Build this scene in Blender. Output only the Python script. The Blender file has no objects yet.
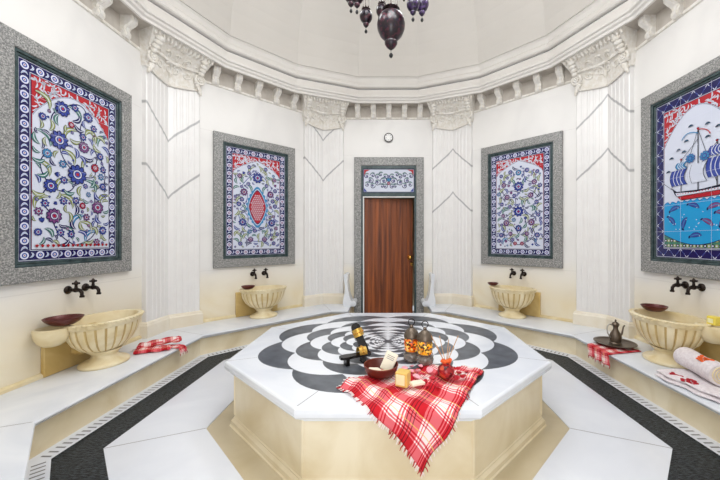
import bpy, math, random
from math import sin, cos, pi, radians, sqrt, atan2
from mathutils import Vector
random.seed(7)
S = bpy.context.scene
COL = S.collection

# ---------------------------------------------------------------- numbers
CAM = 1.304          # camera height above floor
C = 2.726            # centre of the room (0, C)
W = 2.674            # octagon apothem
ZB = 0.242           # bench top
ZT = 0.456           # platform top
F = 320.0; PX = 388.0; PY = 240.0
def on_plane(px, py, z):
    """point of the photograph -> place on the level plane z"""
    Y = (CAM - z) * F / (py - PY)
    return ((px - PX) * Y / F, Y)

# ---------------------------------------------------------------- materials
M = {}
def lin(c):
    return tuple(((x/255)/12.92 if x/255 <= .04045 else ((x/255+.055)/1.055)**2.4) for x in c) + (1,)
def base_mat(name, rgb, rough=.5, metal=0, spec=.5, emit=None, trans=0):
    m = bpy.data.materials.new(name); m.use_nodes = True
    b = m.node_tree.nodes['Principled BSDF']
    b.inputs['Base Color'].default_value = lin(rgb)
    b.inputs['Roughness'].default_value = rough
    b.inputs['Metallic'].default_value = metal
    b.inputs['Specular IOR Level'].default_value = spec
    if trans: b.inputs['Transmission Weight'].default_value = trans
    if emit:
        b.inputs['Emission Color'].default_value = lin(emit[0]); b.inputs['Emission Strength'].default_value = emit[1]
    M[name] = m
    return m, m.node_tree, b
def noisy(name, c1, c2, scale=5, rough=.4, detail=6, lo=.35, hi=.65, dist=0, bump=0, bscale=None, metal=0, spec=.5, coord='Object', stretch=None):
    m, nt, b = base_mat(name, c1, rough, metal, spec)
    N = nt.nodes; L = nt.links
    tc = N.new('ShaderNodeTexCoord'); src = tc.outputs[coord]
    if stretch:
        mp = N.new('ShaderNodeMapping'); mp.inputs['Scale'].default_value = stretch
        L.new(src, mp.inputs['Vector']); src = mp.outputs[0]
    n = N.new('ShaderNodeTexNoise'); n.inputs['Scale'].default_value = scale; n.inputs['Detail'].default_value = detail
    n.inputs['Distortion'].default_value = dist
    L.new(src, n.inputs['Vector'])
    r = N.new('ShaderNodeValToRGB'); r.color_ramp.elements[0].position = lo; r.color_ramp.elements[1].position = hi
    r.color_ramp.elements[0].color = lin(c1); r.color_ramp.elements[1].color = lin(c2)
    L.new(n.outputs['Fac'], r.inputs[0]); L.new(r.outputs[0], b.inputs['Base Color'])
    if bump:
        n2 = N.new('ShaderNodeTexNoise'); n2.inputs['Scale'].default_value = bscale or scale; n2.inputs['Detail'].default_value = 4
        L.new(src, n2.inputs['Vector'])
        bp = N.new('ShaderNodeBump'); bp.inputs['Strength'].default_value = bump; bp.inputs['Distance'].default_value = .01
        L.new(n2.outputs['Fac'], bp.inputs['Height']); L.new(bp.outputs[0], b.inputs['Normal'])
    return m, nt, b, r
noisy('plaster', (232,229,224), (226,222,217), 1.5, .6)
noisy('dome', (219,215,209), (214,210,204), 1.2, .7)  # same white plaster, the dome's weaker light put into a greyer colour
noisy('ornament', (238,235,230), (222,216,205), 24, .55, bump=.5, bscale=45)
noisy('base_marble', (236,228,212), (226,214,190), 2.5, .35, dist=.8)
noisy('plaster_shade', (196,189,180), (182,174,164), 10, .7)  # plaster darkened for the shade under the cornice and behind the brackets
noisy('marble_white', (233,236,241), (214,219,228), 1.6, .16, detail=8, lo=.42, hi=.75, dist=1.2)
noisy('marble_floor', (228,231,238), (210,214,224), 1.1, .14, detail=8, lo=.4, hi=.75, dist=1.0)
noisy('marble_cream', (236,224,196), (214,196,157), 2.2, .3, detail=7, lo=.38, hi=.72, dist=1.0)
noisy('marble_beige', (205,192,163), (190,174,140), 2.2, .3, detail=7, lo=.38, hi=.72, dist=1.0)
noisy('basin', (237,224,190), (219,199,152), 5, .32, detail=6, dist=.8)
noisy('basin_groove', (206,180,124), (186,156,98), 8, .5)
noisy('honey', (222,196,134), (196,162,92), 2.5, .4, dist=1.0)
noisy('slate', (64,68,75), (92,97,104), 9, .3, detail=8)
noisy('slate2', (74,79,86), (104,109,116), 7, .3, detail=8)
noisy('black_marble', (14,16,19), (92,100,106), 34, .42, detail=10, lo=.40, hi=.85, stretch=(1,3.2,1), bump=.8, bscale=60, spec=.25)
noisy('groove', (150,148,150), (128,126,130), 8, .6)
noisy('slot', (132,130,132), (108,108,112), 8, .6)
noisy('green_frame', (44,60,62), (66,84,86), 18, .25)
noisy('wood_door', (78,32,10), (160,84,34), 2.4, .45, detail=5, lo=.3, hi=.75, dist=.6, stretch=(9,9,.35))
base_mat('brass', (214,160,80), .25, 1)
base_mat('bronze', (44,36,32), .35, .8)
base_mat('pewter', (108,96,84), .38, .7)
base_mat('copper_dark', (92,38,34), .35, .25)
base_mat('steel', (200,200,196), .3, .9)
base_mat('white_plain', (240,240,238), .4)
base_mat('dark_rim', (70,66,64), .4)
base_mat('dark', (14,12,11), .6)
noisy('towel_white', (236,229,231), (222,212,216), 60, .95, bump=.5, bscale=180)
base_mat('embroidery_red', (170,24,40), .8)
base_mat('embroidery_orange', (228,96,40), .8)
base_mat('petal_red', (186,22,44), .6)
base_mat('petal_pink', (236,170,180), .6)
base_mat('reed', (196,150,104), .7)
base_mat('soap_white', (243,235,214), .45)
base_mat('soap_cream', (230,212,172), .5)
base_mat('soap_yellow', (236,214,84), .3)
base_mat('candle_wax', (226,190,104), .35)
base_mat('soap_pale', (242,238,190), .35)
base_mat('clog_black', (22,18,16), .25)
base_mat('gold', (206,164,78), .3, .7)
base_mat('wood_bowl', (92,34,24), .35)
base_mat('wood_bowl_in', (118,52,36), .45)

# granite : fine speckle
def granite():
    m, nt, b = base_mat('granite', (130,130,128), .35)
    N = nt.nodes; L = nt.links
    tc = N.new('ShaderNodeTexCoord')
    n = N.new('ShaderNodeTexNoise'); n.inputs['Scale'].default_value = 85; n.inputs['Detail'].default_value = 6; n.inputs['Roughness'].default_value = .75
    L.new(tc.outputs['Object'], n.inputs['Vector'])
    r = N.new('ShaderNodeValToRGB'); e = r.color_ramp.elements
    e[0].position = .36; e[0].color = lin((78,79,80)); e[1].position = .64; e[1].color = lin((196,194,190))
    e2 = e.new(.5); e2.color = lin((134,134,133))
    L.new(n.outputs['Fac'], r.inputs[0]); L.new(r.outputs[0], b.inputs['Base Color'])
granite()

# walls : pale marble slabs with cream clouding low down and faint joints
def wallmat():
    m, nt, b = base_mat('wall', (232,229,225), .32)
    N = nt.nodes; L = nt.links
    tc = N.new('ShaderNodeTexCoord')
    n = N.new('ShaderNodeTexNoise'); n.inputs['Scale'].default_value = 1.3; n.inputs['Detail'].default_value = 7; n.inputs['Distortion'].default_value = 1.2
    L.new(tc.outputs['Object'], n.inputs['Vector'])
    r = N.new('ShaderNodeValToRGB'); r.color_ramp.elements[0].position = .4; r.color_ramp.elements[1].position = .75
    r.color_ramp.elements[0].color = lin((233,231,228)); r.color_ramp.elements[1].color = lin((222,220,218))
    L.new(n.outputs['Fac'], r.inputs[0])
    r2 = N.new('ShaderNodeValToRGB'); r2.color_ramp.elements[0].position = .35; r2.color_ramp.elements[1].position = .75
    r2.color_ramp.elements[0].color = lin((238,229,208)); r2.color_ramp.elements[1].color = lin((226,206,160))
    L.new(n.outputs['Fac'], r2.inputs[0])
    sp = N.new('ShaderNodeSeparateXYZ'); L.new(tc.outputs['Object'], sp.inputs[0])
    # colour turns creamier towards the bottom, its boundary clouded by the noise
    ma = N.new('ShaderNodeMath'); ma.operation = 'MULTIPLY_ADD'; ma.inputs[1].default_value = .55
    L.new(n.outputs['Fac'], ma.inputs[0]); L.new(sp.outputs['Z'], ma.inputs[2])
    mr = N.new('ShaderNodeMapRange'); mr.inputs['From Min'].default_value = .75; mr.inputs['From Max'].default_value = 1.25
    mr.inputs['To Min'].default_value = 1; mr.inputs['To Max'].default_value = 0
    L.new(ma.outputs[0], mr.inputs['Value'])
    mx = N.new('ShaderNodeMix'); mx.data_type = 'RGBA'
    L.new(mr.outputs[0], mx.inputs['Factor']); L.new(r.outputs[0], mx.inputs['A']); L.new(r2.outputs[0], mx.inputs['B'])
    prev = mx.outputs['Result']
    for zz in (.905, 2.735):
        a = N.new('ShaderNodeMath'); a.operation = 'SUBTRACT'; a.inputs[1].default_value = zz; L.new(sp.outputs['Z'], a.inputs[0])
        ab = N.new('ShaderNodeMath'); ab.operation = 'ABSOLUTE'; L.new(a.outputs[0], ab.inputs[0])
        lt = N.new('ShaderNodeMath'); lt.operation = 'LESS_THAN'; lt.inputs[1].default_value = .004; L.new(ab.outputs[0], lt.inputs[0])
        k = N.new('ShaderNodeMath'); k.operation = 'MULTIPLY'; k.inputs[1].default_value = .13; L.new(lt.outputs[0], k.inputs[0])
        mm = N.new('ShaderNodeMix'); mm.data_type = 'RGBA'; L.new(k.outputs[0], mm.inputs['Factor']); L.new(prev, mm.inputs['A'])
        mm.inputs['B'].default_value = lin((150,146,140)); prev = mm.outputs['Result']
    L.new(prev, b.inputs['Base Color'])
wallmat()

# red and white check of the bath towels, UV in metres
def check_mat(name, per=.2, pale=False):
    m, nt, b = base_mat(name, (200,30,40), .9, spec=.2)
    N = nt.nodes; L = nt.links
    uv = N.new('ShaderNodeUVMap'); sp = N.new('ShaderNodeSeparateXYZ'); L.new(uv.outputs[0], sp.inputs[0])
    def ramp(sock, stops, scale):
        mu = N.new('ShaderNodeMath'); mu.operation = 'MULTIPLY'; mu.inputs[1].default_value = scale; L.new(sock, mu.inputs[0])
        fr = N.new('ShaderNodeMath'); fr.operation = 'FRACT'; L.new(mu.outputs[0], fr.inputs[0])
        r = N.new('ShaderNodeValToRGB'); r.color_ramp.interpolation = 'CONSTANT'
        e = r.color_ramp.elements
        while len(e) > 1: e.remove(e[-1])
        e[0].position = 0; e[0].color = (stops[0][1],)*3 + (1,)
        for p, v in stops[1:]:
            q = e.new(p); q.color = (v, v, v, 1)
        L.new(fr.outputs[0], r.inputs[0]); return r.outputs[0]
    band = [(0, 1), (.34, 0), (.375, 1), (.42, 0), (.455, 1), (.50, 0), (.76, 1), (.79, 0), (.84, 1), (.87, 0), (.92, 1)]
    a = ramp(sp.outputs['X'], band, 1/per); c = ramp(sp.outputs['Y'], band, 1/per)
    ad = N.new('ShaderNodeMath'); ad.operation = 'ADD'; L.new(a, ad.inputs[0]); L.new(c, ad.inputs[1])
    ha = N.new('ShaderNodeMath'); ha.operation = 'MULTIPLY'; ha.inputs[1].default_value = .5; L.new(ad.outputs[0], ha.inputs[0])
    r = N.new('ShaderNodeValToRGB'); e = r.color_ramp.elements
    e[0].position = 0; e[0].color = lin((240,224,222)); e[1].position = 1; e[1].color = lin((194,30,42))
    q = e.new(.5); q.color = lin((222,104,112))
    L.new(ha.outputs[0], r.inputs[0]); prev = r.outputs[0]
    for sock, stops, colr in ((sp.outputs['X'], [(0,0),(.10,1),(.125,0),(.18,1),(.205,0),(.27,1),(.295,0)], (60,20,30)),
                              (sp.outputs['Y'], [(0,0),(.58,1),(.605,0),(.92,1),(.945,0)], (226,190,96))):
        l = ramp(sock, stops, 1/per)
        k = N.new('ShaderNodeMath'); k.operation = 'MULTIPLY'; k.inputs[1].default_value = .75; L.new(l, k.inputs[0])
        mm = N.new('ShaderNodeMix'); mm.data_type = 'RGBA'; L.new(k.outputs[0], mm.inputs['Factor']); L.new(prev, mm.inputs['A'])
        mm.inputs['B'].default_value = lin(colr); prev = mm.outputs['Result']
    L.new(prev, b.inputs['Base Color'])
check_mat('check', .19); check_mat('check_small', .11)

# glass with mosaic
def mosaic(name, cols, scale, rough=.28, glow=0):
    m, nt, b = base_mat(name, cols[0], rough)
    N = nt.nodes; L = nt.links
    tc = N.new('ShaderNodeTexCoord')
    v = N.new('ShaderNodeTexVoronoi'); v.inputs['Scale'].default_value = scale; L.new(tc.outputs['Object'], v.inputs['Vector'])
    sp = N.new('ShaderNodeSeparateColor'); L.new(v.outputs['Color'], sp.inputs[0])
    r = N.new('ShaderNodeValToRGB'); r.color_ramp.interpolation = 'CONSTANT'; e = r.color_ramp.elements
    e[0].color = lin(cols[0]); e[1].position = 1/len(cols); e[1].color = lin(cols[1])
    for i, c in enumerate(cols[2:]):
        q = e.new((i+2)/len(cols)); q.color = lin(c)
    L.new(sp.outputs[0], r.inputs[0]); L.new(r.outputs[0], b.inputs['Base Color'])
    if glow:
        L.new(r.outputs[0], b.inputs['Emission Color']); b.inputs['Emission Strength'].default_value = glow
mosaic('lamp_glass', [(26,10,20), (44,14,26), (16,10,18), (70,26,40), (24,12,34), (20,8,14)], 55)
mosaic('lamp_glass_violet', [(30,16,44), (46,26,66), (18,12,30), (66,44,92), (26,14,40)], 55)
mosaic('lantern_mosaic', [(240,120,24), (250,180,60), (150,60,20), (230,90,20), (252,206,110), (90,50,30)], 75, .2, .35)
mosaic('lantern_mosaic_gold', [(250,176,40), (230,130,20), (120,90,40), (252,210,90), (200,150,60), (80,60,40)], 75, .2, .35)
mosaic('red_pot', [(150,20,30), (96,12,24), (200,80,50), (70,10,20), (180,40,40)], 45)
base_mat('smoke_glass', (150,140,132), .08, 0, .6, trans=.55)

# fluted shaft marble with an inlaid chevron vein (UV: x distance from fold, y height)
def shaft_mat(name, apexes, sgn):
    m, nt, b = base_mat(name, (234,233,232), .3)
    N = nt.nodes; L = nt.links
    uv = N.new('ShaderNodeUVMap'); sp = N.new('ShaderNodeSeparateXYZ'); L.new(uv.outputs[0], sp.inputs[0])
    ab = N.new('ShaderNodeMath'); ab.operation = 'ABSOLUTE'; L.new(sp.outputs['X'], ab.inputs[0])
    ml = N.new('ShaderNodeMath'); ml.operation = 'MULTIPLY'; ml.inputs[1].default_value = -.92*sgn; L.new(ab.outputs[0], ml.inputs[0])
    ad = N.new('ShaderNodeMath'); ad.operation = 'ADD'; L.new(ml.outputs[0], ad.inputs[0]); L.new(sp.outputs['Y'], ad.inputs[1])
    tc = N.new('ShaderNodeTexCoord')
    n = N.new('ShaderNodeTexNoise'); n.inputs['Scale'].default_value = 9; n.inputs['Detail'].default_value = 5; L.new(tc.outputs['Object'], n.inputs['Vector'])
    nm = N.new('ShaderNodeMath'); nm.operation = 'MULTIPLY_ADD'; nm.inputs[1].default_value = .03; L.new(n.outputs['Fac'], nm.inputs[0]); L.new(ad.outputs[0], nm.inputs[2])
    r = N.new('ShaderNodeValToRGB'); r.color_ramp.elements[0].color = lin((236,235,233)); r.color_ramp.elements[1].color = lin((226,223,222))
    L.new(n.outputs['Fac'], r.inputs[0]); prev = r.outputs[0]
    for z in apexes:
        a = N.new('ShaderNodeMath'); a.operation = 'SUBTRACT'; a.inputs[1].default_value = z + .015; L.new(nm.outputs[0], a.inputs[0])
        c = N.new('ShaderNodeMath'); c.operation = 'ABSOLUTE'; L.new(a.outputs[0], c.inputs[0])
        mr = N.new('ShaderNodeMapRange'); mr.inputs['From Min'].default_value = .008; mr.inputs['From Max'].default_value = .022
        mr.inputs['To Min'].default_value = .75; mr.inputs['To Max'].default_value = 0; L.new(c.outputs[0], mr.inputs['Value'])
        mm = N.new('ShaderNodeMix'); mm.data_type = 'RGBA'; L.new(mr.outputs[0], mm.inputs['Factor']); L.new(prev, mm.inputs['A'])
        mm.inputs['B'].default_value = lin((142,142,145)); prev = mm.outputs['Result']
    L.new(prev, b.inputs['Base Color'])
    return name

# ---------------------------------------------------------------- helpers
class MB:
    def __init__(s): s.v = []; s.f = []; s.m = []; s.uv = None
    def add(s, vs, fs, mi=0):
        o = len(s.v); s.v += [tuple(p) for p in vs]
        for f in fs: s.f.append(tuple(i+o for i in f)); s.m.append(mi)
        return s
    def box(s, x0, y0, z0, x1, y1, z1, mi=0, ch=0):
        if x0 > x1: x0, x1 = x1, x0
        if y0 > y1: y0, y1 = y1, y0
        if z0 > z1: z0, z1 = z1, z0
        if not ch:
            return s.add([(x0,y0,z0),(x1,y0,z0),(x1,y1,z0),(x0,y1,z0),(x0,y0,z1),(x1,y0,z1),(x1,y1,z1),(x0,y1,z1)],
                  [(0,3,2,1),(4,5,6,7),(0,1,5,4),(1,2,6,5),(2,3,7,6),(3,0,4,7)], mi)
        rings = [(z0, ch), (z0+ch, 0), (z1-ch, 0), (z1, ch)]; vs = []
        for z, c in rings:
            vs += [(x0+c+ch,y0+c,z),(x1-c-ch,y0+c,z),(x1-c,y0+c+ch,z),(x1-c,y1-c-ch,z),(x1-c-ch,y1-c,z),(x0+c+ch,y1-c,z),(x0+c,y1-c-ch,z),(x0+c,y0+c+ch,z)]
        fs = [tuple(reversed(range(8))), tuple(range(24,32))]
        for k in range(3):
            for j in range(8): fs.append((k*8+j, k*8+(j+1)%8, k*8+8+(j+1)%8, k*8+8+j))
        return s.add(vs, fs, mi)
    def lathe(s, prof, n=32, c=(0,0,0), sx=1, sy=1, mi=0, fn=None, mfn=None, cap=True):
        vs = []
        for k, (r, z) in enumerate(prof):
            for j in range(n):
                a = 2*pi*j/n; rr = r*(fn(a, k) if fn else 1)
                vs.append((c[0]+rr*cos(a)*sx, c[1]+rr*sin(a)*sy, c[2]+z))
        o = len(s.v); s.v += vs
        for k in range(len(prof)-1):
            for j in range(n):
                s.f.append((o+k*n+j, o+k*n+(j+1)%n, o+(k+1)*n+(j+1)%n, o+(k+1)*n+j)); s.m.append(mfn(j, k) if mfn else mi)
        if cap:
            if prof[0][0] > 1e-4: s.f.append(tuple(o+j for j in reversed(range(n)))); s.m.append(mi)
            if prof[-1][0] > 1e-4: s.f.append(tuple(o+(len(prof)-1)*n+j for j in range(n))); s.m.append(mi)
        return s
    def tube(s, pts, r, n=8, mi=0, cap=True):
        pts = [Vector(p) for p in pts]; rs = r if isinstance(r, (list, tuple)) else [r]*len(pts)
        t0 = (pts[1]-pts[0]).normalized(); up = Vector((0,0,1)) if abs(t0.z) < .9 else Vector((1,0,0))
        nx = t0.cross(up).normalized(); vs = []
        for i, p in enumerate(pts):
            t = (pts[min(i+1,len(pts)-1)]-pts[max(i-1,0)]).normalized()
            nx = (nx - t*nx.dot(t)).normalized(); ny = t.cross(nx)
            for j in range(n):
                a = 2*pi*j/n; vs.append(p+(nx*cos(a)+ny*sin(a))*rs[i])
        fs = [(k*n+j, k*n+(j+1)%n, (k+1)*n+(j+1)%n, (k+1)*n+j) for k in range(len(pts)-1) for j in range(n)]
        if cap: fs += [tuple(reversed(range(n))), tuple((len(pts)-1)*n+j for j in range(n))]
        return s.add(vs, fs, mi)
    def ball(s, c, rx, ry=None, rz=None, n=14, mi=0):
        ry = ry or rx; rz = rz or rx; k = max(5, n//2)
        prof = [(sin(pi*i/k), -cos(pi*i/k)*rz) for i in range(k+1)]
        return s.lathe(prof, n, c, rx, ry, mi, cap=False)
    def prism(s, pts, z0, z1, mi=0, ax='z'):
        """extrude a 2-D outline; ax z:(x,y) up, y:(x,z) along y, x:(y,z) along x"""
        mp = {'z': lambda a, b, t: (a, b, t), 'y': lambda a, b, t: (a, t, b), 'x': lambda a, b, t: (t, a, b)}[ax]
        n = len(pts); vs = [mp(a, b, z0) for a, b in pts]+[mp(a, b, z1) for a, b in pts]
        fs = [tuple(reversed(range(n))), tuple(range(n, 2*n))]+[(j, (j+1)%n, n+(j+1)%n, n+j) for j in range(n)]
        return s.add(vs, fs, mi)
    def gon_ring(s, prof, n=8, skip=(), mi=0, cx=0, cy=C, mis=None, cap=False):
        """rings of a regular n-gon; prof = [(apothem, z)...]; side k faces angle 90+k*360/n"""
        vs = []; st = 2*pi/n
        for a, z in prof:
            for j in range(n):
                th = pi/2 + (j-.5)*st; R = a/cos(st/2); vs.append((cx+R*cos(th), cy+R*sin(th), z))
        o = len(s.v); s.v += vs
        for k in range(len(prof)-1):
            for j in range(n):
                if j in skip: continue
                s.f.append((o+k*n+j, o+k*n+(j+1)%n, o+(k+1)*n+(j+1)%n, o+(k+1)*n+j)); s.m.append(mis[k] if mis else mi)
        return s
    def build(s, name, mats, parent=None, smooth=False, kind=None, uvs=None, recalc=True, label=None):
        me = bpy.data.meshes.new(name); me.from_pydata(s.v, [], s.f)
        for m in (mats if isinstance(mats, (list, tuple)) else [mats]): me.materials.append(M[m])
        me.polygons.foreach_set('material_index', s.m)
        if uvs:
            ul = me.uv_layers.new(name='UVMap')
            for l in me.loops: ul.data[l.index].uv = uvs[l.vertex_index]
        if recalc:
            import bmesh
            bm = bmesh.new(); bm.from_mesh(me); bmesh.ops.recalc_face_normals(bm, faces=bm.faces); bm.to_mesh(me); bm.free()
        if smooth:
            me.polygons.foreach_set('use_smooth', [True]*len(me.polygons)); me.set_sharp_from_angle(angle=radians(38))
        me.update()
        o = bpy.data.objects.new(name, me); COL.objects.link(o)
        if parent: o.parent = parent
        if kind: o['kind'] = kind
        if label: o['label'] = label
        return o
def thing(name, label, cat, loc=(0,0,0), rz=0, group=None):
    o = bpy.data.objects.new(name, None); COL.objects.link(o); o.empty_display_size = .1
    o.location = loc; o.rotation_euler = (0,0,rz); o['label'] = label; o['category'] = cat
    if group: o['group'] = group
    return o
def tag(o, label, cat, group=None, kind=None):
    o['label'] = label; o['category'] = cat
    if group: o['group'] = group
    if kind: o['kind'] = kind
    return o
def copy_tree(o, parent=None):
    c = o.copy(); COL.objects.link(c); c.parent = parent
    for ch in [x for x in bpy.data.objects if x.parent == o]: copy_tree(ch, c)
    return c
def wall_frame(k, u=0, z=0, off=0):
    """k: -2 left, -1 back left, 0 back, 1 back right, 2 right ; local x runs right along the wall, local y into it"""
    a = k*pi/4; n = (sin(a), cos(a)); t = (n[1], -n[0])
    return ((n[0]*(W-off)+t[0]*u, C+n[1]*(W-off)+t[1]*u, z), atan2(-n[0], n[1]))
ORD = ['first', 'second', 'third', 'fourth', 'fifth', 'sixth', 'seventh']

# ---------------------------------------------------------------- setting: floor
mb = MB()
mb.gon_ring([(.9,0),(1.255,0)], mi=1)                                # beige ring round the platform
mb.gon_ring([(1.255,0),(1.255,.006),(1.772,.006)], mi=0)              # white slabs
mb.gon_ring([(1.772,.006),(1.775,.001),(1.995,.001),(1.998,.006)], mi=2)            # black band
mb.gon_ring([(1.998,.006),(2.3,.006)], mi=0)
R8 = 1/cos(pi/8)
for j in range(8):                                                    # joints at the mitres and mid-slab
    th = pi/2+(j-.5)*pi/4
    d = (cos(th), sin(th)); t = (-d[1]*.003, d[0]*.003)
    mb.add([(d[0]*r*R8+sg*t[0], C+d[1]*r*R8+sg*t[1], .0066) for r, sg in ((1.256,-1),(1.77,-1),(1.77,1),(1.256,1))], [(0,1,2,3)], 3)
    th = pi/2+j*pi/4; d = (cos(th), sin(th)); t = (-d[1], d[0])
    for i in range(-19, 20):                                          # drain slots beside the bench
        u = i*.0425; x0 = 2.018; x1 = 2.078
        mb.add([(d[0]*r+t[0]*(u+q), C+d[1]*r+t[1]*(u+q), .0068) for r, q in ((x0,-.0065),(x1,-.0065),(x1,.0065),(x0,.0065))], [(0,1,2,3)], 4)
mb.v.append((0,0,0)); mb.v.pop()
mb.box(-3.2, -1.0, -.08, 3.2, 5.9, -.004, 0)
mb.build('floor', ['marble_floor', 'marble_beige', 'black_marble', 'groove', 'slot'], kind='structure', recalc=False)

# walls
HW = W*math.tan(pi/8); ZW = CAM+2.30
names = {-2:'wall_left', -1:'wall_back_left', 0:'wall_back', 1:'wall_back_right', 2:'wall_right', 3:'wall_front_right', -3:'wall_front_left', 4:'wall_front'}
DW0, DW1, DZ = -.43, .50, CAM+.75+.0                                       # door opening
for k, nm in names.items():
    loc, rz = wall_frame(k); w = MB(); th = .14; e = HW+.06
    if k == 0:
        x0, x1, zt = -.45, .475, CAM+1.25
        w.box(-e,0,0,x0,th,ZW); w.box(x1,0,0,e,th,ZW); w.box(x0,0,zt,x1,th,ZW); w.box(x0,0,-.05,x1,th,.004)
    elif k == 4:
        w.box(-e,.0,0,-.62,th,ZW); w.box(.62,0,0,e,th,ZW); w.box(-.62,0,2.5,.62,th,ZW)
    else: w.box(-e,0,0,e,th,ZW)
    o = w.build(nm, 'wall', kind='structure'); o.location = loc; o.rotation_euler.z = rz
# low skirting just above the bench on every wall
for i, k in enumerate((-3,-2,-1,0,1,2,3)):
    loc, rz = wall_frame(k, z=ZB); w = MB(); pr = [(0,0),(-.022,0),(-.022,.022),(-.010,.034),(0,.036)]
    hw = HW-.012
    segs = [(-hw,hw)] if k else [(-hw,-.62),(.67,hw)]
    for a, b in segs: w.prism(pr, a, b, ax='x')
    o = w.build('baseboard_'+names[k][5:], 'basin', kind='structure'); o.location = loc; o.rotation_euler.z = rz

# ceiling: sixteen-sided dome
mb = MB(); prof = []
z0 = CAM+2.60; R0 = 2.36
for i in range(19):
    t = (i/18)*pi/2; prof.append((max(.001, R0*cos(t)**.9), z0+1.75*sin(t)))
mb.gon_ring([(R0+.35, z0-.30),(R0+.35,z0)]+[(R0+.02, z0)]+prof, n=16)
mb.build('ceiling', 'dome', kind='structure', recalc=False)
# cornice
mb = MB(); z = CAM
cp = [(2.95,z+2.245),(2.50,z+2.245),(2.49,z+2.225),(2.465,z+2.225),(2.46,z+2.25),(2.435,z+2.262),(2.43,z+2.285),(2.405,z+2.292),(2.40,z+2.31),
      (2.405,z+2.33),(2.425,z+2.345),(2.44,z+2.40),(2.44,z+2.425),(2.458,z+2.432),(2.458,z+2.442),(2.41,z+2.448),(2.395,z+2.46),(2.395,z+2.50),(2.415,z+2.53),(2.40,z+2.58),(2.38,z+2.60),(2.36,z+2.602)]
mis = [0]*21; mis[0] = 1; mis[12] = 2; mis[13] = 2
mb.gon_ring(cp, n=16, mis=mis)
mb.build('trim_1', ['plaster', 'plaster_shade', 'groove'], kind='structure', recalc=False)
# frieze strip, its upper part coloured dark for the shade behind the brackets
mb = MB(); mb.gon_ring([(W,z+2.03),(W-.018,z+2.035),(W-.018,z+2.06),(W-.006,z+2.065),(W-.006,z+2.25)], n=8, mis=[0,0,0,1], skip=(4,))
mb.build('trim_2', ['ornament', 'plaster_shade'], kind='structure', recalc=False)

# ---------------------------------------------------------------- bench
bench = thing('marble_bench', 'low white marble bench with cream risers running round the octagonal walls', 'bench', (0, C, 0))
SK = (0, 4)
e = 2.062
mb = MB(); mb.gon_ring([(W-.001,ZB-.05),(e+.045,ZB-.05),(e+.03,ZB-.042),(e+.03,ZB-.034),(e+.012,ZB-.03),(e+.002,ZB-.018),(e,ZB-.010),(e+.004,ZB-.003),(e+.012,ZB),(W-.001,ZB)], skip=SK, cy=0)
hx = HW*1.0
pr_top = [(W-.001,ZB-.05),(e+.045,ZB-.05),(e+.03,ZB-.042),(e+.03,ZB-.034),(e+.012,ZB-.03),(e+.002,ZB-.018),(e,ZB-.010),(e+.004,ZB-.003),(e+.012,ZB),(W-.001,ZB)]
for xa, xb in ((-1, -.60), (1, .655)):
    vs = []
    for a_, z_ in pr_top: vs += [(xa*a_*math.tan(pi/8), a_, z_), (xb, a_, z_)]
    m_ = len(pr_top); mb.add(vs, [(2*i, 2*i+1, 2*i+3, 2*i+2) for i in range(m_-1)]+[tuple(2*i+1 for i in range(m_-1))])
mb.build('bench_top', 'marble_white', bench, smooth=True, recalc=False)
mb = MB(); mb.gon_ring([(e+.06,ZB-.05),(e+.055,ZB-.06),(e+.055,.0)], skip=SK, cy=0)
for xa, xb in ((-1, -.61), (1, .665)):
    y_ = e+.055; mb.add([(xa*y_*math.tan(pi/8), y_, 0), (xb, y_, 0), (xb, y_, ZB-.05), (xa*y_*math.tan(pi/8), y_, ZB-.05), (xb, W-.002, 0), (xb, W-.002, ZB-.05)], [(0,1,2,3),(1,4,5,2)])
mb.build('bench_riser', 'marble_cream', bench, recalc=False)
for j in range(8):
    mb = MB()
    if j in (4,5): continue
    th = pi/2+(j-.5)*pi/4; d = (cos(th), sin(th)); t = (-d[1]*.0025, d[0]*.0025)
    mb.add([(d[0]*r*R8+sg*t[0], d[1]*r*R8+sg*t[1], ZB+.0006) for r, sg in ((e+.012,-1),(W-.1,-1),(W-.1,1),(e+.012,1))], [(0,1,2,3)])
    mb.build('joint', 'groove', bench, recalc=False)

# ---------------------------------------------------------------- heated platform
plat = thing('marble_platform', 'large octagonal marble platform in the middle with inlaid grey scallop rings', 'platform', (0, 2.675, 0)); plat.scale = (1, .93, 1)
A = 1.14
mb = MB(); ks = 21; q = .858; NA = 128
def scal(k, th):
    """outline of scallop ring k at angle th"""
    off = (pi/8 if k % 2 == 0 else 0); a = ((th-off+pi/8) % (pi/4))-pi/8
    cc = .628; rho = 1-cc
    r = cc*cos(a)+sqrt(max(0, rho*rho-(cc*sin(a))**2))
    return 1.018*(q**k)*r
rings = []
def hex_r(a, th):
    b = ((th-pi/2+pi/8) % (pi/4))-pi/8; return a/cos(b)
mb.v = []; ring_r = [[hex_r(A-.015, 2*pi*j/NA) for j in range(NA)]]
for k in range(ks): ring_r.append([scal(k, 2*pi*j/NA) for j in range(NA)])
for rr in ring_r:
    for j in range(NA): mb.v.append((rr[j]*cos(2*pi*j/NA), rr[j]*sin(2*pi*j/NA), ZT))
for k in range(len(ring_r)-1):
    for j in range(NA):
        mb.f.append((k*NA+j, k*NA+(j+1)%NA, (k+1)*NA+(j+1)%NA, (k+1)*NA+j))
        if k == 0 or k % 2 == 0: mb.m.append(0)
        else:
            off = (pi/8 if (k-1) % 2 == 0 else 0); sec = int(((2*pi*(j+.5)/NA-off+pi/8) % (2*pi))/(pi/4))
            mb.m.append(1 if (sec*7+k) % 3 else 2)
mb.f.append(tuple(ks*NA+j for j in range(NA))); mb.m.append(1)
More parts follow.
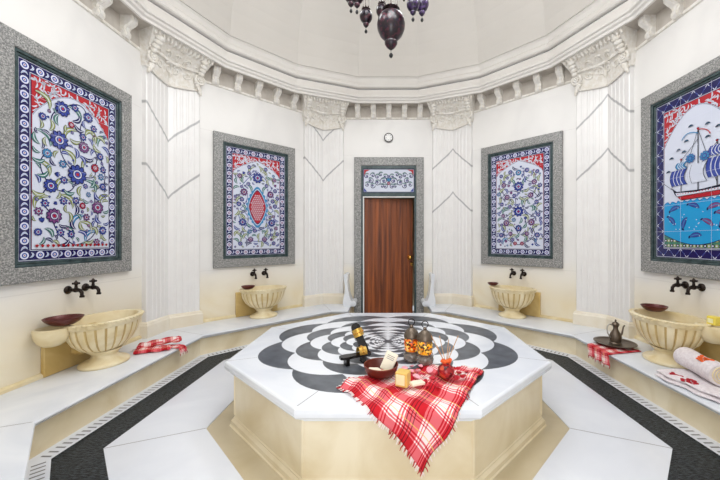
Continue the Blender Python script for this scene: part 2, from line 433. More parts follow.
mb.gon_ring([(.95,ZT-.10),(A-.055,ZT-.095),(A-.05,ZT-.08),(A-.03,ZT-.074),(A-.03,ZT-.068),(A-.012,ZT-.064),(A,ZT-.05),(A+.004,ZT-.03),(A,ZT-.010),(A-.006,ZT-.003),(A-.015,ZT)], cy=0)
# joints from the corners
for j in range(8):
    th = pi/2+(j-.5)*pi/4; d = (cos(th), sin(th)); t = (-d[1]*.0022, d[0]*.0022); r0 = scal(0, th)+.004
    mb.add([(d[0]*r+sg*t[0], d[1]*r+sg*t[1], ZT+.0005) for r, sg in ((r0,-1),((A-.02)*R8,-1),((A-.02)*R8,1),(r0,1))], [(0,1,2,3)], 3)
mb.build('platform_top', ['marble_white', 'slate', 'slate2', 'groove'], plat, recalc=False)
mb = MB(); mb.gon_ring([(1.082,ZT-.095),(1.082,.06),(1.088,.055),(1.088,.048),(1.104,.036),(1.106,.010),(1.114,.004),(1.114,0)], cy=0)
for j in range(8):                                                    # corner fillets
    th = pi/2+(j-.5)*pi/4; R = 1.082*R8; mb.tube([(R*cos(th)*.996, R*sin(th)*.996, .075),(R*cos(th)*.996, R*sin(th)*.996, ZT-.09)], .011, 8)
mb.build('platform_base', 'marble_cream', plat, recalc=False)

# ---------------------------------------------------------------- pilasters
PT = .055; PWD = .36
def pilaster(k, sgn, apexes, desc):
    """corner between wall k and wall k+1"""
    a = (k+.5)*pi/4; d = (sin(a), cos(a)); R = W/cos(pi/8)
    t = thing('pilaster', desc, 'pilaster', (d[0]*R, C+d[1]*R, 0), atan2(-d[0], d[1]))
    # local: +y out to the corner, x right. walls run from origin along (+-cos22.5, -sin22.5)
    c8, s8 = cos(pi/8), sin(pi/8)
    def pt(u, off):      # u signed distance along the walls from the fold, off distance from wall face
        s = 1 if u >= 0 else -1; x = u*c8; y = -abs(u)*s8
        nx, ny = -s*s8, -c8
        if abs(u) < 1e-6: return (0, -off/c8)
        return (x+nx*off, y+ny*off)
    us = []; 
    u0 = PT*math.tan(pi/8)
    half = [(PWD, 0), (PWD, PT-.008), (PWD-.008, PT)]
    n = 4; a0 = PWD-.055; a1 = .05; w = (a0-a1)/n
    for i in range(n):
        s = a0-i*w
        half += [(s, PT), (s-.008, PT-.005), (s-w*.40, PT-.005), (s-w*.40-.008, PT)]
    path = half+[(0, PT)]
    full = [pt(u, o) for u, o in path]+[pt(-u, o) for u, o in reversed(path[:-1])]
    uu = [u for u, o in path]+[-u for u, o in reversed(path[:-1])]
    z0, z1 = ZB+.16, CAM+1.90
    mb = MB(); nn = len(full); uvs = []
    for zz in (z0, z1):
        for p, u in zip(full, uu): mb.v.append((p[0], p[1], zz)); uvs.append((u, zz))
    for j in range(nn-1): mb.f.append((j, j+1, nn+j+1, nn+j)); mb.m.append(0)
    mb.build('shaft', shaft_mat('shaft_marble_%d' % (k+3), apexes, sgn), t, uvs=uvs)
    # plain top and bottom blocks
    def bent(mb, wd, levels, mi=0):
        vs = []; m = 0
        for wv, off, zz in levels:
            pl = [pt(wv, 0), pt(wv, off), pt(0, off), pt(-wv, off), pt(-wv, 0), pt(0, 0)]; m = len(pl)
            vs += [(p[0], p[1], zz) for p in pl]
        fs = [tuple(reversed(range(m))), tuple(range(len(vs)-m, len(vs)))]
        for q_ in range(len(levels)-1):
            for j in range(m): fs.append((q_*m+j, q_*m+(j+1)%m, (q_+1)*m+(j+1)%m, (q_+1)*m+j))
        mb.add(vs, fs, mi)
    mb = MB(); bent(mb, 0, [(PWD+.03, PT+.03, ZB), (PWD+.03, PT+.03, ZB+.13), (PWD+.022, PT+.022, ZB+.145), (PWD+.022, PT+.022, ZB+.155), (PWD+.008, PT+.008, ZB+.17)])
    mb.build('base', 'base_marble', t)
    # capital : sweeps from the folded shaft to the straight cornice edge
    cz0 = CAM+1.84; cz1 = CAM+2.245
    mb = MB(); nu, nz = 24, 12; grid = []
    topy = -(R-2.47/1.0)
    for iz in range(nz+1):
        v = iz/nz
        for iu in range(nu+1):
            u = -1+2*iu/nu
            b = pt(u*(PWD+.01)*(1+.10*v**3), PT+.006)
            flare = v**2.2
            ty = -(R-2.50)+.0
            x = b[0]*(1+.05*flare); y = b[1]*(1-flare)+min(b[1], ty)*flare
            zz = cz0+(cz1-cz0)*v + (.055*(1-u*u)*(-1)+.055)*(1-v)*.9
            grid.append((x, y-.012*sin(v*pi*3)*(v*(1-v)*4), zz))
    fs = [(a_*(nu+1)+b_, a_*(nu+1)+b_+1, (a_+1)*(nu+1)+b_+1, (a_+1)*(nu+1)+b_) for a_ in range(nz) for b_ in range(nu)]
    mb.add(grid, fs)
    # ends
    for s in (1, -1):
        col = [grid[i*(nu+1)+(nu if s > 0 else 0)] for i in range(nz+1)]
        w0 = pt(s*(PWD+.01), 0); w1 = pt(s*(PWD+.05), 0)
        wl = [(w0[0]+(w1[0]-w0[0])*i/nz, w0[1]+(w1[1]-w0[1])*i/nz, col[i][2]) for i in range(nz+1)]
        mb.add(col+wl, [(i, i+1, nz+2+i, nz+1+i) for i in range(nz)])
    cap = mb.build('capital', 'ornament', t, smooth=True)
    # curved bead along its lower edge and a second string of beads above
    bd = MB()
    low = [grid[i] for i in range(nu+1)]
    bd.tube([(x, y-.008, zz) for x, y, zz in low], .013, 8)
    bd.build('lower_bead', 'ornament', cap, smooth=True)
    bd = MB()
    for i in range(1, nu*2):
        f = i/(nu*2)*nu; a_ = int(f); fr = f-a_
        r_ = 7; p = Vector(grid[r_*(nu+1)+a_]).lerp(Vector(grid[r_*(nu+1)+min(a_+1, nu)]), fr)
        bd.ball((p.x, p.y-.008, p.z), .013, .013, .02, 6)
    bd.build('bead_string', 'ornament', cap, smooth=True)
    # scrolling leaves over the face
    bd = MB()
    def G(u, v, off):
        fu = (u+1)/2*nu; fv = v*nz; i0 = min(nz-1, int(fv)); j0 = min(nu-1, int(fu)); a1 = fv-i0; b1 = fu-j0
        g = lambda i, j: Vector(grid[i*(nu+1)+j])
        p = g(i0,j0)*(1-a1)*(1-b1)+g(i0+1,j0)*a1*(1-b1)+g(i0,j0+1)*(1-a1)*b1+g(i0+1,j0+1)*a1*b1
        return p+Vector((0, -.8, -.6))*off
    for s in (1, -1):
        for (uc, vc, rr, turns, th_) in ((.20,.44,.16,1.3,.013),(.52,.40,.13,-1.4,.012),(.36,.66,.11,1.2,.010),(.68,.64,.10,-1.1,.010),(.08,.70,.08,1.2,.009)):
            pts = []
            for i in range(24):
                q_ = i/23; an = turns*2*pi*q_+.5; ra = rr*(1-.85*q_); pts.append(G(s*(uc+ra*cos(an)), max(.05, min(.95, vc+ra*.9*sin(an))), .006))
            bd.tube(pts, [th_*(1-.5*i/23) for i in range(24)], 6)
    for i in range(-8, 9): bd.tube([G(i/8.5, .84, .0), G(i/8.5+.02, .90, .012), G(i/8.5, .965, .0)], [.008,.018,.010], 6)
    for i in range(5):                                               # centre palmette
        an = radians(-60+30*i); r_ = .06
        bd.tube([G(0,.20,.004), G(sin(an)*.10, .28+.10*cos(an), .014), G(sin(an)*.16, .28+.20*cos(an), .006)], [.006,.016,.008], 6)
    bd.build('leaf_scroll', 'ornament', cap, smooth=True)
    # rosettes with hanging leaf at both ends
    for s in (1, -1):
        b = pt(s*(PWD-.015), PT+.05); rz = MB()
        cz = cz0+.16; nrm = Vector((-s*s8*.6, -1, 0)).normalized(); tg = Vector((nrm.y, -nrm.x, 0))
        ctr = Vector((b[0], b[1], cz))
        def P(a_, r_, o_): return ctr+tg*(r_*cos(a_))+Vector((0,0,1))*(r_*sin(a_))+nrm*o_
        rz.tube([P(2*pi*i/16, .052, 0) for i in range(17)], .016, 8)
        for i in range(8):
            p = P(2*pi*i/8, .027, .012); rz.ball(p, .014, .014, .014, 8)
        rz.ball(P(0,0,.02), .016, .016, .016, 8)
        rz.box(b[0]-.05, b[1], cz-.06, b[0]+.05, b[1]+.07, cz+.06, ch=.01)
        for i in range(4):
            rz.ball((b[0]+s*.012*i-s*.01, b[1]+.02, cz-.075-.028*i), .034-.006*i, .02, .03, 8)
            rz.ball((b[0]-s*.004*i, b[1]-.03-.028*i, cz+.065+.038*i), .040+.004*i, .03, .032, 8)
        rz.build('rosette', 'ornament', cap, smooth=True)
    return t
pilaster(-2, -1, [], '') if False else None
pilaster(-2, 1, [CAM+.50, CAM+1.176], 'wide fluted white pilaster with V veins beside the large left tile panel')
pilaster(-1, 1, [CAM+.99, CAM+1.66], 'narrow-looking fluted white pilaster with V veins just left of the wooden door')
pilaster(0, -1, [CAM+.80, CAM+1.52], 'fluted white pilaster with inverted V veins just right of the wooden door')
pilaster(1, -1, [CAM+1.09, CAM+1.73], 'wide fluted white marble pilaster with inverted V veins, nearest the ship panel')

# ---------------------------------------------------------------- cornice brackets
def make_bracket(label, group):
    t = thing('cornice_bracket', label, 'bracket', group=group)
    mb = MB()
    pr = [(0,0),(-.035,0),(-.055,.02),(-.055,.05),(-.04,.075),(-.05,.10),(-.09,.125),(-.12,.15),(-.125,.18),(-.125,.205),(0,.205)]
    mb.prism(pr, -.040, .040, ax='x')
    mb.build('scroll_block', 'ornament', t)
    mb = MB(); mb.prism([(y-.006, z_) for y, z_ in pr[1:-1]]+[(-.1,.20),(-.03,.08),(-.02,.01)], -.014, .014, ax='x')
    mb.build('front_rib', 'plaster', t)
    for p, q_, r2 in ((-.028,.028,.022),(-.09,.165,.026)):
        mb = MB(); mb.tube([(-.044,p,q_),(.044,p,q_)], r2, 10); mb.build('volute', 'plaster', t, smooth=True)
    return t
br0 = None
spots = {0: [-.505,-.245,.015,.275,.535], -1: [-.56,-.28,0,.28,.56], 1: [-.56,-.28,0,.28,.56], -2: [-.10,.20,.50], 2: [-.50,-.20,.10]}
where = {0:'above the wooden door', -1:'above the left rear tile panel', 1:'above the right rear tile panel', -2:'above the large left tile panel', 2:'above the ship tile panel'}
for k, us in spots.items():
    for i, u in enumerate(us):
        lab = 'white scrolled cornice bracket %s, %s from the left' % (where[k], ORD[i])
        if br0 is None: br0 = make_bracket(lab, 'cornice brackets'); b = br0
        else: b = copy_tree(br0)
        b['label'] = lab
        loc, rz = wall_frame(k, u, CAM+2.04); b.location = loc; b.rotation_euler.z = rz

# ---------------------------------------------------------------- tile pictures
TC = ['t_white','t_cobalt','t_blue','t_turq','t_red','t_green','t_olive','t_purple','t_black','t_sea','t_cream','t_violetwhite']
for n_, c_ in zip(TC, [(206,211,226),(28,28,84),(56,72,150),(62,132,180),(172,36,46),(64,120,104),(142,152,84),(120,70,120),(34,34,50),(36,150,206),(240,226,180),(214,216,236)]):
    base_mat(n_, c_, .12)
WH,CO,BL,TU,RE,GR,OL,PU,BK,SE,CR,VW = range(12)
class Art:
    """flat inlay drawn in the picture plane: x right, z up, raised layer by layer"""
    def __init__(s): s.b = MB(); s.l = 0
    def up(s): s.l += 1
    def poly(s, pts, c, d=0):
        y = -.0004*(s.l+d); s.b.add([(x, y, z_) for x, z_ in pts], [tuple(range(len(pts)))], c)
    def rect(s, x0, z0, x1, z1, c, d=0): s.poly([(x0,z0),(x1,z0),(x1,z1),(x0,z1)], c, d)
    def disc(s, x, z_, r, c, d=0, n=14, ry=None, rot=0):
        ry = ry or r; s.poly([(x+r*cos(a)*cos(rot)-ry*sin(a)*sin(rot), z_+r*cos(a)*sin(rot)+ry*sin(a)*cos(rot)) for a in (2*pi*i/n for i in range(n))], c, d)
    def strip(s, pts, w, c, d=0, taper=None):
        n = len(pts); L_ = []; R_ = []
        for i, (x, z_) in enumerate(pts):
            a, b_ = pts[max(0, i-1)], pts[min(n-1, i+1)]; dx, dz = b_[0]-a[0], b_[1]-a[1]; l = sqrt(dx*dx+dz*dz) or 1
            ww = w*(taper(i/(n-1)) if taper else 1)/2; L_.append((x-dz/l*ww, z_+dx/l*ww)); R_.append((x+dz/l*ww, z_-dx/l*ww))
        y = -.0004*(s.l+d)
        s.b.add([(x, y, z_) for x, z_ in L_+R_], [(i, i+1, n+i+1, n+i) for i in range(n-1)], c)
    def curve(s, p0, p1, p2, n=12):
        return [((1-t)**2*p0[0]+2*t*(1-t)*p1[0]+t*t*p2[0], (1-t)**2*p0[1]+2*t*(1-t)*p1[1]+t*t*p2[1]) for t in (i/n for i in range(n+1))]
    def leaf(s, p0, p1, p2, w, c, outline=CO, vein=WH):
        cv = s.curve(p0, p1, p2); tp = lambda t: sin(pi*min(1, t*.92+.06))**.8
        s.strip(cv, w+.007, outline, 0, tp); s.strip(cv, w, c, 1, tp); s.strip(cv, w*.22, vein, 2, tp)
    def flower(s, x, z_, r, c1=BL, c2=WH, c3=RE, n=9, out=CO):
        for i in range(n):
            a = 2*pi*i/n+.3; s.disc(x+r*.62*cos(a), z_+r*.62*sin(a), r*.42, out, 0, 8, r*.30, a)
        for i in range(n):
            a = 2*pi*i/n+.3; s.disc(x+r*.62*cos(a), z_+r*.62*sin(a), r*.30, c1, 1, 8, r*.19, a)
        s.disc(x, z_, r*.52, out, 2); s.disc(x, z_, r*.43, c2, 3); s.disc(x, z_, r*.32, c1, 4); s.disc(x, z_, r*.16, c3, 5)
    def tulip(s, x, z_, r, rot=0, c=RE, out=CO):
        for da, k in ((-.5,.9),(.5,.9),(0,1.1)):
            a = rot+pi/2+da; s.disc(x+r*.5*cos(a), z_+r*.5*sin(a), r*.6*k, out, 0, 10, r*.26, a); s.disc(x+r*.5*cos(a), z_+r*.5*sin(a), r*.48*k, c, 1, 8, r*.15, a)
    def vine(s, pts, w=.006, c=GR):
        s.strip(pts, w, c)
    def spiral(s, x, z_, r, a0, turn, w=.006, c=GR, n=20):
        s.strip([(x+r*(1-.75*i/n)*cos(a0+turn*2*pi*i/n), z_+r*(1-.75*i/n)*sin(a0+turn*2*pi*i/n)) for i in range(n+1)], w, c)
def border(a, w, h, bw, style):
    a.rect(-w/2,-h/2,w/2,h/2, CO if style != 'ship' else CO); a.up()
    for s in (1,-1):                                                 # thin white lines
        for i_ in (.006, bw-.008):
            a.rect(s*(w/2-i_)-.002, -h/2+i_, s*(w/2-i_)+.002, h/2-i_, WH); a.rect(-w/2+i_, s*(h/2-i_)-.002, w/2-i_, s*(h/2-i_)+.002, WH)
    m = bw/2; nz = max(3, round((h-bw)/(bw*1.25))); nx = max(2, round((w-bw)/(bw*1.25)))
    pts = []
    for i in range(nz+1):
        for s in (1,-1): pts.append((s*(w/2-m), -h/2+m+(h-bw)*i/nz, 1))
    for i in range(1, nx):
        for s in (1,-1): pts.append((-w/2+m+(w-bw)*i/nx, s*(h/2-m), 0))
    if style == 'ship':
        for i in range(nz*2+1):
            for s in (1,-1):
                z_ = -h/2+m+(h-bw)*i/(nz*2); x = s*(w/2-m); k = 1 if i % 2 else -1
                a.strip([(x-bw*.36, z_-k*bw*.30),(x+bw*.36, z_+k*bw*.30)], .020, WH, 1, lambda t: .3+sin(pi*t)); a.strip([(x-bw*.2, z_-k*bw*.16),(x+bw*.2, z_+k*bw*.16)], .006, BL, 2)
        for i in range(1, nx*2):
            for s in (1,-1):
                x = -w/2+m+(w-bw)*i/(nx*2); z_ = s*(h/2-m); k = 1 if i % 2 else -1
                a.strip([(x-k*bw*.30, z_-bw*.36),(x+k*bw*.30, z_+bw*.36)], .020, WH, 1, lambda t: .3+sin(pi*t)); a.strip([(x-k*bw*.16, z_-bw*.2),(x+k*bw*.16, z_+bw*.2)], .006, BL, 2)
    else:
        for x, z_, v in pts:
            a.disc(x, z_, bw*.33, VW, 1); a.disc(x, z_, bw*.21, BL if style != 'b' else PU, 2); a.disc(x, z_, bw*.11, WH, 3); a.disc(x, z_, bw*.05, RE, 4, 8)
        for i in range(nz):
            for s in (1,-1):
                z_ = -h/2+m+(h-bw)*(i+.5)/nz; x = s*(w/2-m)
                a.leaf((x-bw*.25, z_-bw*.2), (x, z_+bw*.3), (x+bw*.25, z_-bw*.1), bw*.16, VW, CO, TU)
        for i in range(nx):
            for s in (1,-1):
                x = -w/2+m+(w-bw)*(i+.5)/nx; z_ = s*(h/2-m)
                a.leaf((x-bw*.2, z_-bw*.2), (x+bw*.25, z_), (x-bw*.1, z_+bw*.25), bw*.16, VW, CO, TU)
    a.l = 7
def spandrels(a, fw, fh, drop, rise, pointed=True):
    """red ground with white scribble, then the white field under an arch"""
    a.rect(-fw/2, -fh/2, fw/2, fh/2, RE); a.up()
    rnd = random.Random(3)
    for i in range(240):
        x = rnd.uniform(-fw/2+.012, fw/2-.012); z_ = fh/2-rnd.uniform(.012, drop)
        an = rnd.uniform(0, pi); l = .022
        a.leaf((x-l*cos(an), z_-l*sin(an)), (x+l*.6*sin(an), z_-l*.6*cos(an)), (x+l*cos(an), z_+l*sin(an)), .012, WH, RE, WH)
    a.l += 3
    n = 16; arch = []
    for i in range(n+1):
        t = i/n; x = fw/2*(1-t)
        arch.append((x-.004, fh/2-drop+(drop-rise)*(sin(t*pi/2)**.85 if not pointed else t**.62)))
    pts = [(-x, z_) for x, z_ in reversed(arch[:-1])]
    full = [(fw/2-.0005, -fh/2+.0005)]+arch+list(reversed([(-x, z_) for x, z_ in arch[:-1]]))+[(-fw/2+.0005, -fh/2+.0005)]
    a.poly(full, WH)
    line = arch+list(reversed([(-x, z_) for x, z_ in arch[:-1]]))
    a.strip(line, .009, CO, 1); a.strip(line, .004, WH, 2)
    a.l += 3
def tile_joints(a, w, h, nx, nz):
    a.l += 1
    for i in range(1, nx): a.rect(-w/2+w*i/nx-.0008, -h/2, -w/2+w*i/nx+.0008, h/2, VW)
    for i in range(1, nz): a.rect(-w/2, -h/2+h*i/nz-.0008, w/2, -h/2+h*i/nz+.0008, VW)
def fill_small(a, rnd, fw, fh, taken, n, zmax):
    for size, tries in ((.036, 500), (.026, 900), (.017, 1800)):
        for _ in range(tries):
            x = rnd.uniform(-fw/2+size, fw/2-size); z_ = rnd.uniform(-fh/2+size+.015, zmax(x)-size)
            if any((x-p)**2+(z_-q_)**2 < (r+size)**2 for p, q_, r in taken): continue
            taken.append((x, z_, size)); k = rnd.random(); an = rnd.uniform(0, 2*pi); l = size*1.25
            if k < .22: a.flower(x, z_, size*.95, rnd.choice([BL, BL, TU, PU, BL]), WH, RE, 7)
            elif k < .34: a.tulip(x, z_, size*1.05, an, rnd.choice([PU, BL, BL]))
            else: a.leaf((x-l*cos(an), z_-l*sin(an)), (x+l*1.1*sin(an), z_-l*1.1*cos(an)), (x+l*cos(an), z_+l*sin(an)), size*.8, rnd.choice([GR, OL, OL, CO, BL]))
def art_a(a, w, h):
    bw = .088; border(a, w, h, bw, 'a'); fw, fh = w-2*bw, h-2*bw; rnd = random.Random(11)
    spandrels(a, fw, fh, .30, .05, False)
    L_ = a.l
    fl = [(.34,.13,.062,BL),(.68,.12,.045,BL),(.30,.33,.075,BL),(.62,.33,.050,PU),(.86,.36,.035,BL),(.11,.22,.03,BL),(.53,.52,.085,BL),(.78,.45,.040,RE),(.16,.43,.038,TU),
          (.20,.62,.055,BL),(.24,.80,.062,PU),(.82,.72,.060,PU),(.60,.72,.03,RE),(.90,.57,.035,BL),(.90,.88,.040,BL),(.06,.90,.03,BL),(.45,.21,.028,RE)]
    P = lambda u, v: (-fw/2+u*fw, fh/2-v*fh)
    # vines
    for q_ in [((.5,.98),(.2,.9),(.24,.80)),((.24,.8),(.0,.7),(.20,.62)),((.20,.62),(.5,.70),(.53,.52)),((.53,.52),(.3,.45),(.30,.33)),((.30,.33),(.1,.2),(.34,.13)),((.34,.13),(.6,.0),(.68,.12)),
               ((.53,.52),(.85,.55),(.78,.45)),((.78,.45),(.9,.3),(.62,.33)),((.62,.33),(.5,.2),(.68,.12)),((.5,.98),(.9,.95),(.82,.72)),((.82,.72),(.7,.6),(.9,.57)),((.16,.43),(.0,.5),(.20,.62)),((.86,.36),(1,.5),(.9,.57))]:
        a.vine(a.curve(*[P(*z_) for z_ in q_]), .009, CO)
    a.up()
    for (u, v, sx, c) in [(.12,.12,1,OL),(.45,.27,-1,OL),(.50,.13,1,GR),(.72,.24,1,OL),(.9,.25,-1,GR),(.42,.42,1,OL),(.13,.34,1,GR),(.68,.44,-1,OL),(.35,.60,-1,OL),(.72,.58,1,GR),(.40,.70,1,OL),(.10,.72,-1,OL),(.55,.82,-1,TU),(.66,.86,1,OL),(.4,.9,1,GR),(.72,.92,-1,TU),(.93,.66,-1,OL),(.12,.52,1,OL)]:
        x, z_ = P(u, v); a.leaf((x-.055*sx, z_+.045), (x+.07*sx, z_+.05), (x+.045*sx, z_-.06), .034, c, CO, WH)
    a.l += 3
    taken = [(P(u, v)[0], P(u, v)[1], r) for u, v, r, c in fl]
    fill_small(a, rnd, fw, fh, list(taken), 170, lambda x: fh/2-.08-.20*abs(x)/(fw/2))
    a.l += 6
    for u, v, r, c in fl: a.flower(*P(u, v), r, c, WH, RE if c != RE else WH, 10)
    a.l += 6
    for i in range(16): a.tulip(-fw/2+.03+(fw-.06)*i/15, -fh/2+.015, .022, 0, RE, RE)
    tile_joints(a, w, h, 3, 6)
def art_b(a, w, h):
    bw = .088; border(a, w, h, bw, 'b'); fw, fh = w-2*bw, h-2*bw; rnd = random.Random(5)
    spandrels(a, fw, fh, .26, .05)
    for s in (1,-1):
        for q_ in [((0,-.55),(.25,-.55),(.18,-.35)),((.18,-.35),(.05,-.2),(.24,-.1)),((.24,-.1),(.05,.1),(.22,.22)),((.22,.22),(.1,.4),(0,.45)),((0,-.4),(.3,-.3),(.26,-.1))]:
            a.vine([(s*x, z_) for x, z_ in a.curve(*q_)], .009, BL)
        for (x, z_, sx, c) in [(.20,.34,1,OL),(.12,.20,-1,GR),(.25,.02,1,OL),(.22,-.22,-1,OL),(.10,-.44,1,GR),(.26,-.48,-1,OL),(.08,.46,1,OL)]:
            a.leaf((s*(x-.04*sx), z_+.05), (s*(x+.06*sx), z_+.04), (s*(x+.03*sx), z_-.06), .03, c)
    a.l += 3
    fl = [(.0,.36,.075,BL),(.19,.14,.052,PU),(.21,-.28,.055,BL),(.25,.36,.035,PU),(.13,.26,.03,BL),(.10,-.52,.04,PU),(.26,-.03,.035,BL),(.24,-.58,.032,BL),(.12,.50,.03,BL)]
    pts = [(s*x, z_, r) for x, z_, r, c in fl for s in (1,-1)]+[(0,z_,.15) for z_ in (-.15,-.05,.05,.12)]
    fill_small(a, rnd, fw, fh, pts, 150, lambda x: fh/2-.07-.18*abs(x)/(fw/2)); a.l += 6
    # medallion
    def mand(k, c, d):
        a.poly([(k*.135*sin(t)*(1-.25*abs(cos(t))), k*.24*cos(t)*(1+.12*abs(cos(t))**6)-.06) for t in (2*pi*i/40 for i in range(40))], c, d)
    for i in range(22):
        t = 2*pi*i/22; a.disc(.135*sin(t)*(1-.25*abs(cos(t)))*1.06, .245*cos(t)-.06, .026, TU, 0, 8)
    mand(1.10, TU, 1); mand(.97, WH, 2); mand(.92, CO, 3); mand(.86, RE, 4)
    a.l += 5
    for i in range(13):
        for j in range(-3, 4):
            x = j*.028+(.014 if i % 2 else 0); z_ = -.06-.17+i*.028
            if (x/.095)**2+((z_+.06)/.185)**2 < 1: a.flower(x, z_, .0115, WH, RE, WH, 5, WH)
    a.l += 6
    for x, z_, r, c in fl:
        for s in ((1,-1) if x else (1,)): a.flower(s*x, z_, r, c, WH, RE, 9)
    a.l += 5; tile_joints(a, w, h, 3, 6)
def art_c(a, w, h):
    bw = .088; border(a, w, h, bw, 'c'); fw, fh = w-2*bw, h-2*bw; rnd = random.Random(9)
    spandrels(a, fw, fh, .24, .04)
    for s in (1,-1):
        for q_ in [((0,-.6),(.3,-.5),(.2,-.38)),((0,-.45),(.1,-.25),(.24,-.22)),((.24,-.22),(.0,-.1),(.05,.08)),((.05,.08),(.3,.1),(.22,.28)),((.22,.28),(.05,.3),(.08,.46)),((0,.15),(.15,.25),(.26,.08))]:
            a.vine([(s*x, z_) for x, z_ in a.curve(*q_)], .009, CO)
        for (x, z_, sx, c) in [(.18,.38,1,OL),(.10,.30,-1,GR),(.24,.18,1,OL),(.12,.02,-1,OL),(.20,-.10,1,GR),(.10,-.22,1,OL),(.24,-.36,-1,OL),(.08,-.50,1,OL),(.20,-.55,1,TU)]:
            a.leaf((s*(x-.05*sx), z_+.045), (s*(x+.06*sx), z_+.05), (s*(x+.03*sx), z_-.055), .032, c)
    a.l += 3
    fl = [(0,.44,.045,TU),(0,.24,.072,BL),(.22,.28,.04,PU),(0,-.12,.075,BL),(.17,.10,.042,PU),(.25,.00,.032,BL),(.18,-.28,.05,PU),(0,-.36,.05,BL),(.12,-.44,.035,PU),(.26,-.46,.038,BL),(.12,.46,.035,BL),(.05,-.58,.03,RE),(.26,.42,.03,BL)]
    pts = [(s*x, z_, r) for x, z_, r, c in fl for s in (1,-1)]
    fill_small(a, rnd, fw, fh, pts, 150, lambda x: fh/2-.07-.18*abs(x)/(fw/2)); a.l += 6
    for x, z_, r, c in fl:
        for s in ((1,-1) if x else (1,)): a.flower(s*x, z_, r, c, WH, RE, 9)
    a.l += 6; tile_joints(a, w, h, 3, 6)
def art_ship(a, w, h):
    bw = .095; border(a, w, h, bw, 'ship'); fw, fh = w-2*bw, h-2*bw
    spandrels(a, fw, fh, .34, .05, False)
    # scale ground and sea
    zb = -fh/2
    a.rect(-fw/2+.004, zb+.004, fw/2-.004, zb+.13, GR); a.up()
    for i in range(40):
        x = -fw/2+.02+(i % 20)*(fw-.04)/19; a.disc(x, zb+.02+.045*(i//20), .016, OL if i % 2 else BK, 0, 8); a.disc(x, zb+.02+.045*(i//20), .008, WH, 1, 6)
    a.l += 2
    top = [(fw/2-.004-(fw-.008)*i/40, -.215+.010*sin(i*1.7)+.004*sin(i*3.1)) for i in range(41)]
    bot = [(-fw/2+.004+(fw-.008)*i/24, zb+.12-.09*sin(pi*i/24)) for i in range(25)]
    a.poly(top+bot, SE); a.strip(top, .010, WH, 1); a.strip([(x, z_-.012) for x, z_ in top], .004, BL, 1); a.strip(bot, .006, CO, 1)
    a.l += 2
    rnd = random.Random(4)
    for (x, z_, an) in [(-.20,-.29,.3),(-.02,-.28,-.4),(.16,-.30,.2),(-.10,-.42,1.2),(.10,-.43,-.6),(-.24,-.40,-.9),(.24,-.42,.8),(.0,-.54,.1),(.22,-.36,-.2)]:
        l = .055; dx, dz = l*cos(an), l*sin(an)
        a.leaf((x-dx, z_-dz), (x-dz*.5, z_+dx*.5), (x+dx, z_+dz), .036, PU if x > 0 else BL, CO, TU)
        a.disc(x-dx*1.1, z_-dz*1.1, .016, CO, 1, 5, .009, an+1.2); a.disc(x+dx*.6, z_+dz*.6, .004, WH, 3, 6)
    for i in range(26):
        x = rnd.uniform(-fw/2+.03, fw/2-.03); z_ = rnd.uniform(-.50, -.25); a.disc(x, z_, .005, WH, 0, 6)
    a.l += 4
    # hull
    v0 = len(a.b.v)
    hull = [(-.22,-.035),(-.17,-.075),(.02,-.085),(.20,-.07),(.27,-.01),(.25,-.08),(.19,-.155),(-.13,-.16),(-.19,-.10)]
    a.poly(hull, BK); a.up()
    a.poly([(-.185,-.085),(.0,-.10),(.20,-.09),(.215,-.115),(-.165,-.125)], WH); a.poly([(-.172,-.118),(.215,-.110),(.185,-.150),(-.13,-.154)], RE)
    for i in range(15): a.disc(-.16+.024*i, -.099, .005, RE, 1, 6)
    a.l += 2
    # masts, rigging
    masts = [(-.13,-.08,.20),(.02,-.09,.43),(.17,-.08,.28)]
    for x, z0_, z1_ in masts: a.strip([(x, z0_), (x, z1_)], .008, BK); a.tulip(x, z1_, .02, 0, RE)
    for (p, q_) in [((-.22,-.04),(-.13,.20)),((.02,.43),(-.13,-.02)),((.02,.43),(.17,-.05)),((.17,.28),(.27,-.01)),((-.13,.20),(.02,.35)),((.17,.28),(.02,.1)),((-.3,.02),(-.2,-.06))]:
        a.strip([p, q_], .004, BK)
    a.l += 1
    def sail(x, z_, sw, sh, c):
        L_ = [(x-sw*.5-.02*sin(pi*t), z_+sh*(t-.5)) for t in (i/8 for i in range(9))]; R_ = [(x+sw*.5-.03*sin(pi*t)+.02, z_+sh*(t-.5)) for t in (i/8 for i in range(9))]
        a.poly([(p-.004, q_) for p, q_ in L_]+[(p+.004, q_) for p, q_ in reversed(R_)], BK); a.poly(L_+list(reversed(R_)), c, 1)
        for k in (.25,.5,.75): a.strip([(l_[0]*(1-k)+r_[0]*k, l_[1]) for l_, r_ in zip(L_, R_)], .006, WH, 2)
    sail(-.155,.05,.12,.14,BL); sail(-.125,.155,.07,.06,TU); sail(.02,.06,.10,.16,WH); sail(.17,.08,.13,.16,BL); sail(.17,.215,.09,.08,BL)
    a.l += 3
    for x, z_ in ((-.045,.20),(.075,.19)): a.flower(x, z_, .042, TU, BL, TU, 9, BL)
    for (x, z_) in [(-.22,.24),(-.15,.30),(-.08,.36),(.10,.34),(.18,.40),(.24,.33),(-.25,.12),(-.10,.27),(.10,.45),(-.04,.48),(.27,.20),(.26,.05)]:
        a.leaf((x-.022, z_-.004), (x, z_+.016), (x+.022, z_-.002), .010, BK, BK, TU)
    a.strip(a.curve((.02,.40),(-.08,.46),(-.12,.38)), .008, TU); a.strip(a.curve((.02,.43),(.1,.42),(.12,.36)), .008, RE)
    for i in range(v0, len(a.b.v)): x, y, z_ = a.b.v[i]; a.b.v[i] = (x*1.06, y, z_-.055)
    a.l += 3; tile_joints(a, w, h, 3, 6)
